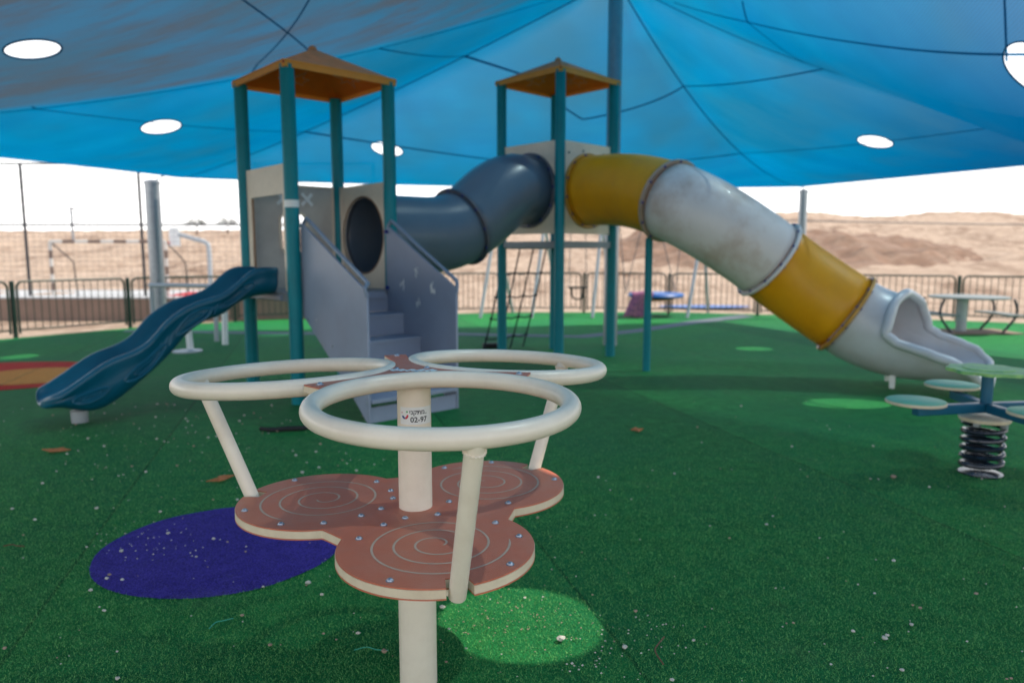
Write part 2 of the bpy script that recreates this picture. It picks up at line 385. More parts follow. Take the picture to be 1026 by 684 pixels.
# ------------------------------------------------------------------ camera, light
cam = bpy.data.cameras.new('camera'); co = bpy.data.objects.new('camera', cam); col.objects.link(co)
co.location = (0, 0, 1.4); co.rotation_euler = (pi / 2 - .1222, 0, 0)
cam.sensor_width = 36; cam.lens = 727.6 / 1026 * 36; cam.clip_end = 3000; cam.clip_start = .05
cam.dof.use_dof = True; cam.dof.focus_distance = 2.0; cam.dof.aperture_fstop = 2.3
sc.camera = co
SUN = Vector((1.75, .45, 2.9)).normalized()
elev = math.asin(SUN.z); 
w = bpy.data.worlds.new('World'); sc.world = w; w.use_nodes = True
wn = w.node_tree.nodes; wl = w.node_tree.links
bg = wn.get('Background') or wn.new('ShaderNodeBackground')
sky = wn.new('ShaderNodeTexSky'); sky.sky_type = 'NISHITA'; sky.sun_disc = False
sky.sun_elevation = elev; sky.sun_rotation = atan2(SUN.x, SUN.y)
sky.dust_density = .8; sky.air_density = 1.6; sky.ozone_density = 1.0; sky.altitude = 300
# white haze mixed into the sky, overbright toward the horizon as added fill light
wtc = wn.new('ShaderNodeTexCoord'); wsp = wn.new('ShaderNodeSeparateXYZ'); wl.new(wtc.outputs['Generated'], wsp.inputs[0])
wr = wn.new('ShaderNodeMapRange'); wr.inputs[1].default_value = 0; wr.inputs[2].default_value = .5; wr.inputs[3].default_value = .92; wr.inputs[4].default_value = .12
wl.new(wsp.outputs['Z'], wr.inputs[0])
wm = wn.new('ShaderNodeMix'); wm.data_type = 'RGBA'; wl.new(wr.outputs[0], wm.inputs['Factor']); wl.new(sky.outputs[0], wm.inputs['A']); wm.inputs['B'].default_value = (16.5, 16.3, 16.4, 1)
wl.new(wm.outputs['Result'], bg.inputs[0]); bg.inputs[1].default_value = .15
sl = bpy.data.lights.new('sun', 'SUN'); so = bpy.data.objects.new('sun', sl); col.objects.link(so)
sl.energy = 5; sl.angle = radians(.53); sl.color = (1, .92, .77)
so.rotation_euler = SUN.to_track_quat('Z', 'Y').to_euler(); so.location = (8, 2, 14)
sc.view_settings.view_transform = 'Standard'; sc.view_settings.look = 'None'; sc.view_settings.exposure = 0; sc.view_settings.gamma = 1
sc.render.engine = 'CYCLES'
sc.cycles.use_denoising = True
sc.cycles.max_bounces = 8; sc.cycles.transparent_max_bounces = 12; sc.cycles.diffuse_bounces = 4
sc.cycles.sample_clamp_indirect = 6

# ------------------------------------------------------------------ ground
def ridge(x, y):
    """desert height beyond the fence"""
    z = -.04
    if y > 24:
        k = max(0, min(1, (x + 6) / 22.0)); k = k * k * (3 - 2 * k)      # left -> right
        top = lerp(4.6, 7.6, k); ys = lerp(29, 25, k); ye = lerp(112, 120, k)
        t = max(0, min(1, (y - ys) / (ye - ys)))
        z += top * (t ** .82)
        nz = mnoise.fractal(V(x * .07, y * .05, 3.3), 1.0, 2.1, 5) * 1.0 + mnoise.fractal(V(x * .3, y * .2, 1.3), 1.0, 2.1, 4) * .22
        z += nz * min(1, (y - 24) / 25) * .75 + .35 * mnoise.fractal(V(x * .8, y * .6, 7.7), 1.0, 2.0, 4) * min(1, (y - 24) / 12)
        if y > ye: z -= (y - ye) * .02
    return z
rows = []
ys = [-40, -10, 5, 14, 18, 21, 23] + [24 + i * .8 for i in range(40)] + [56 + 1.6 * i for i in range(50)] + [140, 160, 200, 300, 600, 1500]
for y in ys:
    hw = 60 + max(0, y) * 1.3
    nx = 320
    rows.append([(-hw + 2 * hw * i / nx, y, ridge(-hw + 2 * hw * i / nx, y)) for i in range(nx + 1)])
o = MB().sheet(rows).build('ground', M['sand'], fixn=False, smooth=60); tag(o, kind='structure')
# brown excavated mound on the right hillside
rows = []
for i in range(41):
    r = []
    for j in range(61):
        u = i / 40; v = j / 60
        x = lerp(4, 27, v); y = lerp(30, 52, u)
        hgt = sin(pi * v) ** .6 * sin(pi * u) ** .8
        z = ridge(x, y) - .6 + hgt * (1.75 + .6 * mnoise.fractal(V(x * .35, y * .35, 0), 1, 2, 5)) * lerp(1.05, .55, v)
        r.append((x, y, z))
    rows.append(r)
o = MB().sheet(rows).build('hill', M['mound'], fixn=False, smooth=60); tag(o, kind='structure')

# turf
FENCE = [(-12.5, 5.5), (-9.6, 9.7), (-8.16, 11.94), (-7.13, 13.55), (-5.4, 14.9), (-3.0, 16.1), (0, 16.9), (3.6, 17.0), (7.2, 15.7), (9.13, 14.75), (12.2, 13.2), (15.5, 11.5)]
poly = [(-40, -1.2), (40, -1.2), (40, 6)] + [(x + .12, y + .12) for x, y in FENCE[::-1]] + [(-40, 0)]  # ends just behind the camera so unseen sunlit sand bounces light forward
def flat(poly, z, name, m, th=0):
    mb = MB()
    tri = delaunay_2d_cdt([Vector(p) for p in poly], [], [list(range(len(poly)))], 1, 1e-5)
    mb.add([(p.x, p.y, z) for p in tri[0]], [tuple(t) for t in tri[2]])
    o = mb.build(name, m, fixn=False, smooth=0)
    # make normals point up
    for p in o.data.polygons:
        if p.normal.z < 0: o.data.flip_normals(); break
    return tag(o, kind='structure')
flat(poly, 0, 'turf', M['turf'])
def wobbly(cx, cy, rx, ry, rot=0, wob=.012, n=72, seed=0):
    out = []
    for k in range(n):
        a = 2 * pi * k / n; q = 1 + wob * mnoise.noise(V(cos(a) * 2, sin(a) * 2, seed * 3.1)) * 2
        x, y = cos(a) * rx * q, sin(a) * ry * q
        out.append((cx + x * cos(rot) - y * sin(rot), cy + x * sin(rot) + y * cos(rot)))
    return out
PUR = (-1.385, 3.345, .565, .545)
flat(wobbly(*PUR, seed=1), .004, 'ground_marking', M['turf_purple'])
flat(wobbly(-5.95, 8.2, 1.45, 1.05, 0, seed=2), .004, 'ground_marking', M['turf_red'])
flat(wobbly(-5.45, 8.15, .66, .60, 0, seed=3), .008, 'ground_marking', M['turf_orange'])
# grey rubber path
pth = [(-7.0, 12.9, .18), (-4, 12.5, .22), (-.9, 12.35, .25), (1.1, 12.0, .22), (2.2, 12.9, .25), (3.6, 14.5, .3), (5.2, 16.0, .35)]
L_ = []; R_ = []
for (x, y, w_) in pth: L_.append((x, y + w_)); R_.append((x + .1, y - w_ * .6))
flat(L_ + R_[::-1], .004, 'path', M['pathm'])
# soft play pad beyond the swings
flat(wobbly(5.0, 18.9, 1.2, .5, 0, seed=5), .004, 'ground_marking', M['swingblue'])

# turf blades close to the camera
def blades(n, inside, region, name, m, label):
    vs = []; fs = []
    rnd = random.Random(3)
    i = 0
    while i < n:
        y = region[0] + (region[1] - region[0]) * rnd.random() ** 1.25
        x = (rnd.random() * 2 - 1) * (y * .80 + .1)
        if not inside(x, y) or rnd.random() < (y - 3.6) / 2.4: i += 1; continue
        a = rnd.random() * 2 * pi; h = rnd.uniform(.006, .0125); lw = rnd.uniform(.0006, .0011) * (1 + .25 * (y - 1.5))
        la = rnd.random() * 2 * pi; ln = h * rnd.uniform(.2, 1.2)
        k = len(vs)
        vs += [(x - cos(a) * lw, y - sin(a) * lw, .002), (x + cos(a) * lw, y + sin(a) * lw, .002), (x + cos(la) * ln, y + sin(la) * ln, h)]
        fs.append((k, k + 1, k + 2)); i += 1
    mb = MB(); mb.v = vs; mb.f = fs
    o = mb.build(name, m, fixn=False, smooth=0)
    return tag(o, label, 'turf', kind='stuff')
inpur = lambda x, y: ((x - PUR[0]) / PUR[2]) ** 2 + ((y - PUR[1]) / PUR[3]) ** 2 < 1
blades(380000, lambda x, y: not inpur(x, y), (1.3, 6.0), 'turf_blades', M['blade'], 'short green artificial grass blades across the playground floor')
blades(60000, lambda x, y: inpur(x, y), (2.7, 3.98), 'violet_turf_blades', M['blade_purple'], 'short violet artificial grass blades inside the round marking')

# ------------------------------------------------------------------ canopy
PK = (1.49, 10.95, 5.3)
CORN = [(-9.0, 7.9, 2.74, 1.75), (-5.93, 13.29, 2.73, 1.2), (5.94, 15.17, 2.73, 1.9), (9.4, 8.5, 2.72, 2.0), (8.8, .2, 2.85, 1.5), (0.8, -1.8, 2.95, 1.4), (-8.2, -.8, 2.85, 1.5)]
def can_sector(x, y):
    vx, vy = x - PK[0], y - PK[1]; n = len(CORN)
    for i in range(n):
        a = CORN[i]; b = CORN[(i + 1) % n]
        ax, ay, bx, by = a[0] - PK[0], a[1] - PK[1], b[0] - PK[0], b[1] - PK[1]
        det = ax * by - ay * bx
        al = (vx * by - vy * bx) / det; be = (ax * vy - ay * vx) / det
        if al >= -1e-9 and be >= -1e-9: return i, al, be
    return 0, 0, 0
EDGE = [.045, .10, .07, .05, .05, .05, .05]
def can_z(x, y):
    i, al, be = can_sector(x, y)
    if al + be < 1e-6: return PK[2]
    a = CORN[i]; b = CORN[(i + 1) % len(CORN)]
    t = be / (al + be); k = 1 - EDGE[i] * 4 * t * (1 - t); r = min(1, (al + be) / k)
    s = 4 * t * (1 - t)
    zc = lerp(a[2], b[2], t) - ZS[i] * s; ex = lerp(a[3], b[3], t)
    return zc + (PK[2] - zc) * (1 - r) ** ex - SAG[i] * s * r * (1 - r) - OUTSAG[i] * s * r ** 3 * (1 - r)
ZS = [.02, .12, .05, .02, 0, 0, 0]
SAG = [.16, .16, .16, .2, .3, .2, .2]
OUTSAG = [0, 0, 0, 9.5, 0, 0, 0]
def can_pt(i, t, r):
    a = CORN[i % 7]; b = CORN[(i + 1) % 7]; k = (1 - EDGE[i % 7] * 4 * t * (1 - t)) * r
    x = PK[0] + (lerp(a[0], b[0], t) - PK[0]) * k; y = PK[1] + (lerp(a[1], b[1], t) - PK[1]) * k
    return V(x, y, can_z(x, y))
def cam_hit(px, py):
    f = 727.6; rx = (px - 513) / f; ru = (342 - py) / f; c, s = cos(.1222), sin(.1222)
    d = V(rx, c + ru * s, -s + ru * c); t = 2.0
    while t < 25:
        p = V(0, 0, 1.4) + d * t
        if p.z >= can_z(p.x, p.y): return p
        t += .01
    return None
# round openings: centre, half width across, half width along, heading
HH = [(-4.44, 7.01, 0.23, 0.245, 0.565), (-4.78, 10.18, 0.255, 0.27, 0.439), (-2.14, 12.74, 0.265, 0.105, 0.166), (5.36, 11.0, 0.24, 0.19, -0.453)]
def patch_hole(gx, gy, r=.30):     # an opening whose light falls at (gx, gy)
    x, y = gx, gy
    for _ in range(30):
        z = can_z(x, y); x = gx + SUN.x / SUN.z * z; y = gy + SUN.y / SUN.z * z
    HH.append((x, y, r, r, 0))
patch_hole(.03, 2.62, .30)
patch_hole(3.12, 6.66, .24)
HH[-1] = (HH[-1][0], HH[-1][1], .29, .21, -.6)
def in_hole(x, y, h, g=0):
    dx, dy = x - h[0], y - h[1]; c, s_ = cos(h[4]), sin(h[4])
    u, v = dx * c + dy * s_, -dx * s_ + dy * c
    return (u / (h[2] + g)) ** 2 + (v / (h[3] + g)) ** 2 < 1
def hole_pt(h, a):
    c, s_ = cos(h[4]), sin(h[4]); u, v = h[2] * cos(a), h[3] * sin(a)
    return h[0] + u * c - v * s_, h[1] + u * s_ + v * c
pts = []; faces = []
bound = []
for i in range(7):
    for k in range(24):
        p = can_pt(i, k / 24, 1.0); bound.append(len(pts)); pts.append(Vector((p.x, p.y)))
cedges = [(bound[k], bound[(k + 1) % len(bound)]) for k in range(len(bound))]
hloops = []
for hh in HH:
    b0 = len(pts)
    for k in range(48): pts.append(Vector(hole_pt(hh, 2 * pi * k / 48)))
    cedges += [(b0 + k, b0 + (k + 1) % 48) for k in range(48)]
for i in range(7):
    rr = [.004, .01, .02, .03, .045, .06] + [.08 + .0242 * k for k in range(38)]
    for r in rr:
        if r > .985: continue
        nt_ = max(6, int(40 * r))
        b0 = len(pts)
        for k in range(nt_):
            p = can_pt(i, k / nt_, r)
            if any(in_hole(p.x, p.y, h, .04) for h in HH): continue
            pts.append(Vector((p.x, p.y)))
    # hip edges are kept sharp by constraint
res = delaunay_2d_cdt(pts, cedges, [], 1, 1e-6)
vv = [(p.x, p.y, can_z(p.x, p.y)) for p in res[0]]
def inside_can(x, y):
    i, al, be = can_sector(x, y)
    if al + be < 1e-9: return True
    t = be / (al + be); return (al + be) <= (1 - EDGE[i] * 4 * t * (1 - t)) * 1.0005
ff = []
for t in res[2]:
    cx = sum(vv[k][0] for k in t) / 3; cy = sum(vv[k][1] for k in t) / 3
    if any(in_hole(cx, cy, h) for h in HH): continue
    if not inside_can(cx, cy): continue
    ff.append(tuple(t))
can = empty('shade_canopy', (PK[0], PK[1], 0), 'large blue shade cloth tent stretched over the whole playground with round openings', 'shade canopy')
mb = MB(); mb.v = vv; mb.f = ff
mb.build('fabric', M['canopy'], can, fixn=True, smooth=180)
def seam(pts_, r=.011, name='seam'):
    P_ = [Vector((p[0], p[1], p[2] - .007)) for p in pts_]; rows = []
    for k, p in enumerate(P_):
        t = (P_[min(k + 1, len(P_) - 1)] - P_[max(k - 1, 0)]); sd_ = V(-t.y, t.x, 0).normalized() * r * .8
        a, b = p - sd_, p + sd_; a.z = can_z(a.x, a.y) - .006; b.z = can_z(b.x, b.y) - .006
        rows.append([a, p - V(0, 0, .004), b])
    MB().sheet(rows).build(name, M['net'], can, fixn=False, smooth=180)
def radial(i, t, r0=.01, r1=1.0): seam([can_pt(i, t, lerp(r0, r1, k / 60)) for k in range(61)], .012)
def cross(i, t0, t1, r0, r1, r=.013, bow=0): seam([can_pt(i, lerp(t0, t1, k / 30), lerp(r0, r1, k / 30) + bow * sin(pi * k / 30)) for k in range(31)], r)
for i in range(7): radial(i, 0)
# cross seams of the panels
cross(6, .97, 1, .68, .68); cross(0, 0, 1, .68, .67); cross(1, 0, .33, .67, .71); cross(1, .33, .57, .71, .74)
cross(0, 0, 1, .31, .30); cross(1, 0, .31, .30, .33); cross(1, .31, .56, .33, .46); cross(1, .56, 1, .46, .29); cross(2, 0, 1, .29, .34)
cross(1, .57, 1, .74, .60); cross(2, 0, 1, .60, .65)
cross(6, .30, .86, .37, .45); cross(6, .86, 1, .45, .46)
cross(3, .25, .44, .10, .21); cross(3, .44, .60, .21, .34); cross(3, .60, .80, .34, .53)
cross(3, 0, .44, .32, .21); cross(3, .44, .70, .21, .19)
cross(3, .95, .70, .40, .46); 
cross(6, 0, 1, .45, .38); cross(5, 0, 1, .6, .6); cross(4, 0, 1, .6, .6)
for i in range(7): seam([can_pt(i, k / 30, .998) for k in range(31)], .016, 'hem')
for hh in HH:
    MB().tube([(*hole_pt(hh, 2 * pi * k / 48), can_z(*hole_pt(hh, 2 * pi * k / 48)) - .005) for k in range(48)], .009, 6, closed=True).build('opening_rim', M['net'], can)
# masts
def pole(name, x, y, h, r, label, cat='pole', strap=None):
    t = empty(name, (x, y, 0), label, cat)
    MB().tube([(x, y, 0), (x, y, h)], r, 20).build('shaft', M['steel'], t)
    MB().lathe((x, y, h), [(r + .012, -.03), (r + .012, .02), (r * .4, .05)], 20).build('cap', M['steel'], t)
    if strap:
        p0 = V(x, y, h - .02); p1 = Vector(strap)
        MB().tube([p0.lerp(p1, k / 10) + V(0, 0, .10 * sin(pi * k / 10)) for k in range(11)], .012, 6).build('strap', M['steel'], t)
    return t
pole('canopy_mast', PK[0], PK[1], 5.35, .105, 'tall grey steel mast holding up the centre of the blue canopy', 'mast')
pole('canopy_corner_pole', -6.35, 13.05, 2.62, .125, 'thick grey steel pole behind the blue wavy slide, at the canopy corner', 'pole', (-5.93, 13.29, 2.73))
pole('canopy_corner_pole', 6.10, 15.45, 2.66, .085, 'slim grey steel pole standing behind the yellow end of the tube slide', 'pole', (5.94, 15.17, 2.73))

# ------------------------------------------------------------------ carousel
CX, CY, ZB, ZA, THC = -.306, 2.228, .600, 1.024, .3084
RO, R1, RI, R2 = .273, .317, .328, .425
car = empty('standing_carousel', (CX, CY, 0), 'cream and terracotta spinner with three round seats and three hoop handrails around a post', 'playground spinner')
pole_o = MB().tube([(CX, CY, 0), (CX, CY, .575)], .0605, 40).build('pole', M['cream'], car)
mast_o = MB().tube([(CX, CY, .58), (CX, CY, ZA - .012)], .0525, 40).build('upper_pole', M['cream'], car)

lobes = [THC - k * 2 * pi / 3 for k in range(3)]
def ldir(a): return V(sin(a), -cos(a), 0)
def outline(shrink=0, n=420):
    out = []
    for k in range(n):
        a = 2 * pi * k / n; d = ldir(a); best = 0
        for l in lobes:
            c = ldir(l) * R1; q = c.dot(d); disc = q * q - (R1 * R1 - (RO - shrink) ** 2)
            if disc > 0: best = max(best, q + sqrt(disc))
            mdir = l + pi / 3; ca = cos(a - mdir)
            if ca > .92: best = max(best, (.312 - shrink) / ca)
        # slot for the strut
        out.append(d * best)
    return out
plat = empty('platform_anchor', (0, 0, 0)) if False else None
def plate(z0, z1, shrink, name, m, parent, bev=0):
    ol = outline(shrink); mb = MB(); n = len(ol)
    # cut the strut slots: pull points inward near each lobe axis
    pts2 = []
    for k, p in enumerate(ol):
        a = 2 * pi * k / n; q = p.copy()
        for l in lobes:
            d = ldir(l); side = V(cos(l), sin(l), 0)
            if abs(p.dot(side)) < .030 and p.dot(d) > R1: q = side * p.dot(side) + d * (R1 + RO - .055)
        pts2.append(q)
    vs = [(CX + p.x, CY + p.y, z) for z in (z0, z1) for p in pts2]
    vs += [(CX, CY, z0), (CX, CY, z1)]
    fs = [(k, (k + 1) % n, n + (k + 1) % n, n + k) for k in range(n)]
    fs += [((k + 1) % n, k, 2 * n) for k in range(n)] + [(n + k, n + (k + 1) % n, 2 * n + 1) for k in range(n)]
    return mb.add(vs, fs).build(name, m, parent, smooth=30)
platform = plate(ZB - .026, ZB - .004, 0, 'platform', M['core'], car)
plate(ZB - .0035, ZB, .0015, 'top_layer', M['terracotta'], platform)
plate(ZB - .030, ZB - .0265, -.0005, 'bottom_layer', M['terracotta'], platform)
BOLT = None
def dome(x, y, z, r=.0085, parent=None):
    global BOLT
    if BOLT is None:
        BOLT = MB().lathe(parent.matrix_world.translation, [(1.25, 0), (1.25, .18), (.95, .22), (.9, .5), (.62, .78), (.25, .9)], 16).build('bolt', M['bolt'], parent)
        o = BOLT
    else:
        o = BOLT.copy(); col.objects.link(o); o.parent = parent
    o.scale = (r, r, r); o.location = V(x, y, z) - parent.matrix_world.translation
    return o
for l in lobes:
    c = V(CX, CY, 0) + ldir(l) * R1; d = ldir(l); s = V(cos(l), sin(l), 0)
    # engraved spiral
    for ph, rmax in ((0, 1.0),):
        path = []
        tot = 3.1 * 2 * pi
        for k in range(240):
            th = tot * k / 239; r = .022 + (.205 - .022) * (k / 239)
            path.append(c + (d * cos(th + .8) + s * sin(th + .8)) * r)
        wgt = .0034
        mb = MB(); rows = []
        for k, p in enumerate(path):
            cc = (p - c).normalized(); ww = wgt * min(1, (239 - k) / 3 + .4)
            rows.append([p - cc * ww + V(0, 0, ZB + .0006), p + V(0, 0, ZB + .0009), p + cc * ww + V(0, 0, ZB + .0006)])
        mb.sheet(rows).build('spiral_groove', M['groove'], platform, fixn=False, smooth=0)
    for (u, v) in ((.19, .155), (.19, -.155), (-.10, .20), (-.10, -.20), (-.22, .05), (-.22, -.05), (.02, .235), (.228, -.045)):
        if (u, v) == (.228, -.045): continue
        q = c + d * u + s * v; dome(q.x, q.y, ZB, parent=platform)
    for v in (.055, -.055):
        q = V(CX, CY, 0) + ldir(l + pi / 3) * .17 + V(cos(l + pi / 3), sin(l + pi / 3), 0) * v; dome(q.x, q.y, ZB, parent=platform)
    # under-seat stub bolts
    q = c + d * .10; MB().lathe((q.x, q.y, ZB - .055), [(.008, 0), (.011, .006), (.011, .025)], 10).build('stud', M['core'], platform)
    # arm under the platform
    a0 = V(CX, CY, ZB - .05) + d * .05; a1 = V(CX, CY, ZB - .05) + d * (R1 + RO - .09)
    MB().tube([a0, a1], .018, 10).build('support_arm', M['cream'], car)
# hoops: each one leans a touch outward-down, as in the photo
RINGTILT = [radians(1.2), radians(3.0), radians(3.0)]
for k, l in enumerate(lobes):
    d = ldir(l); s = V(cos(l), sin(l), 0); c = V(CX, CY, ZA) + d * R2
    ti = RINGTILT[k] * (-1 if k == 0 else -1)
    if k == 0: ti = radians(-1.2)
    dd = d * cos(ti) + V(0, 0, sin(ti)); s = (s + V(0, 0, .035 if k == 1 else 0)).normalized()
    c = V(CX, CY, ZA) + dd * R2
    path = [c + (dd * cos(a) + s * sin(a)) * RI for a in [2 * pi * j / 72 for j in range(72)]]
    ring = MB().tube(path, .0255, 20, closed=True).build('hoop', M['cream'], car)
    top = V(CX, CY, ZA - .004) + dd * (R2 + RI); bot = V(CX, CY, ZB - .034) + d * (R1 + RO - .022)
    strut = MB().tube([top, bot], .0225, 20).build('strut', M['cream'], car)
    ax_ = (bot - top).normalized(); wc = top + ax_ * .030; n1 = ax_.orthogonal().normalized(); n2 = ax_.cross(n1)
    MB().tube([wc + (n1 * cos(a) + n2 * sin(a)) * (.0235 + .0012 * sin(a * 19)) + ax_ * .0012 * sin(a * 23) for a in [2 * pi * j / 64 for j in range(64)]], .0034, 6, closed=True).build('weld_bead', M['cream'], strut)
# little sticker on the left hoop
l = lobes[1]
# hub plate with three tips lying over the hoops' crotches
mb = MB(); ol = []
for k in range(180):
    a = 2 * pi * k / 180; best = 9
    d = ldir(a)
    r = .40
    for l in lobes:
        cc = ldir(l) * R2; q = cc.dot(d); disc = q * q - (R2 * R2 - (RI + .012) ** 2)
        if disc > 0 and q > 0: best = min(best, q - sqrt(disc))
    best = min(best, .365)
    if best > .3:
        # narrow tips
        pass
    ol.append(d * best)
n = len(ol)
def hubplate(z0, z1, m, name, parent, sh=0):
    vs = [(CX + p.x * (1 - sh), CY + p.y * (1 - sh), z) for z in (z0, z1) for p in ol] + [(CX, CY, z0), (CX, CY, z1)]
    fs = [(k, (k + 1) % n, n + (k + 1) % n, n + k) for k in range(n)] + [((k + 1) % n, k, 2 * n) for k in range(n)] + [(n + k, n + (k + 1) % n, 2 * n + 1) for k in range(n)]
    return MB().add(vs, fs).build(name, m, parent, smooth=30)
hp = hubplate(ZA - .010, ZA + .008, M['core'], 'hub_plate', car)
hubplate(ZA + .0085, ZA + .012, M['terracotta'], 'hub_top_layer', hp)
for l in lobes:
    m_ = l + pi / 3; dome(CX + sin(m_) * .335, CY - cos(m_) * .335, ZA + .012, parent=hp)
    m_ = l; dome(CX + sin(m_) * .055, CY - cos(m_) * .055, ZA + .012, parent=hp)
# worn decal on the hub
mb = MB(); 
pl = [(CX - .075 + .15 * ((k / 16)) + 0, CY + .012 + .012 * sin(k * 1.9), ZA + .0132) for k in range(17)]
pb = [(CX - .07 + .14 * ((k / 16)) + 0, CY - .018 + .010 * sin(k * 2.7 + 1), ZA + .0132) for k in range(17)]
mb.sheet([pl, pb]).build('worn_decal', M['sticker'], hp, fixn=False, smooth=0)
# sticker wrapped around the pole
SR = .0531
def on_pole(u, z, r=SR):   # u: arc position (m) to the right of the middle
    a = u / SR
    return V(CX + sin(a + .13) * r, CY - cos(a + .13) * r, z)
rows = [[on_pole(-.048 + .115 * i / 20, z) for i in range(21)] for z in (.876, .930)]
MB().sheet(rows).build('sticker', M['sticker'], mast_o, fixn=False, smooth=60)
def wrap_shape(poly, m, name):   # poly of (u, z) as triangles fan by CDT
    t = delaunay_2d_cdt([Vector(p) for p in poly], [], [list(range(len(poly)))], 1, 1e-6)
    MB().add([on_pole(p.x, p.y, SR + .0006) for p in t[0]], [tuple(q) for q in t[2]]).build(name, m, mast_o, fixn=False, smooth=0)
def swoosh(a0, a1, r0, r1, cu, cz):
    o_ = [(cu + r1 * cos(lerp(a0, a1, k / 8)), cz + r1 * sin(lerp(a0, a1, k / 8))) for k in range(9)]
    i_ = [(cu + r0 * cos(lerp(a0, a1, k / 8)), cz + r0 * sin(lerp(a0, a1, k / 8))) for k in range(9)]
    return o_ + i_[::-1]
wrap_shape(swoosh(radians(-80), radians(10), .0065, .0125, -.030, .905), M['txt_red'], 'logo_mark')
wrap_shape(swoosh(radians(-170), radians(-100), .0065, .0125, -.028, .905), M['txt_blue'], 'logo_mark')
wrap_shape([(-.022 + .003 * cos(2 * pi * k / 10), .916 + .003 * sin(2 * pi * k / 10)) for k in range(10)], M['txt_green'], 'logo_mark')
wrap_shape([(-.040 + .002 * cos(2 * pi * k / 10), .913 + .002 * sin(2 * pi * k / 10)) for k in range(10)], M['txt_red'], 'logo_mark')
def pole_text(txt, u, z, size, m):
    cu = bpy.data.curves.new('lettering', 'FONT'); cu.body = txt; cu.size = size; cu.resolution_u = 3
    cu.offset = size * .018
    to = bpy.data.objects.new('lettering', cu); col.objects.link(to); bpy.context.view_layer.update()
    me = bpy.data.meshes.new_from_object(to.evaluated_get(bpy.context.evaluated_depsgraph_get()))
    bpy.data.objects.remove(to)
    vs = [on_pole(u + v.co.x, z + v.co.y, SR + .0006) for v in me.vertices]
    fs = [tuple(p.vertices) for p in me.polygons]
    MB().add(vs, fs).build('lettering', m, mast_o, fixn=False, smooth=0)
pole_text('02-97', -.012, .884, .023, M['txt_dark'])
pole_text('\u05d9\u05e0\u05e7\u05ea\u05de..', -.015, .9085, .019, M['txt_dark'])

# ------------------------------------------------------------------ play structure
T1 = dict(c=V(-1.9495, 7.3904, 0), th=-.0518, s=1.0402, top=3.05)
T2 = dict(c=V(.5986, 9.8025, 0), th=-.017, s=1.0388, top=3.586)
def corners(T):
    return [T['c'] + V(sin(T['th'] + k * pi / 2), -cos(T['th'] + k * pi / 2), 0) * (T['s'] / sqrt(2)) for k in range(4)]   # front right back left
ps = empty('play_structure', (-.68, 8.6, 0), 'two towered climbing frame with orange roofs, stairs, a blue wave slide and a tube slide', 'playground structure')
def Z(p, z): return V(p.x, p.y, z)
PR = .064
def post_mesh(p, top):
    # round post with shallow extruded flutes
    mb = MB(); seg = 40
    prof = []
    for k in range(seg):
        a = 2 * pi * k / seg; r = PR * (1 - .05 * (k % 10 in (0,)) )
        prof.append((cos(a) * r, sin(a) * r))
    vs = [(p.x + x, p.y + y, z) for z in (0, top) for x, y in prof]
    fs = [(k, (k + 1) % seg, seg + (k + 1) % seg, seg + k) for k in range(seg)] + [tuple(range(seg))[::-1], tuple(range(seg, 2 * seg))]
    return mb.add(vs, fs)
D1, D2 = 1.02, 1.53
for T in (T1, T2):
    for k, p in enumerate(corners(T)):
        po = post_mesh(p, T['top'] - .01).build('post', M['teal'], ps, smooth=30)
        if T is T1 and k == 0:
            MB().tube([Z(p, 1.80), Z(p, 1.865)], PR + .0015, 32, caps=False).build('reflective_band', M['sticker'], po)
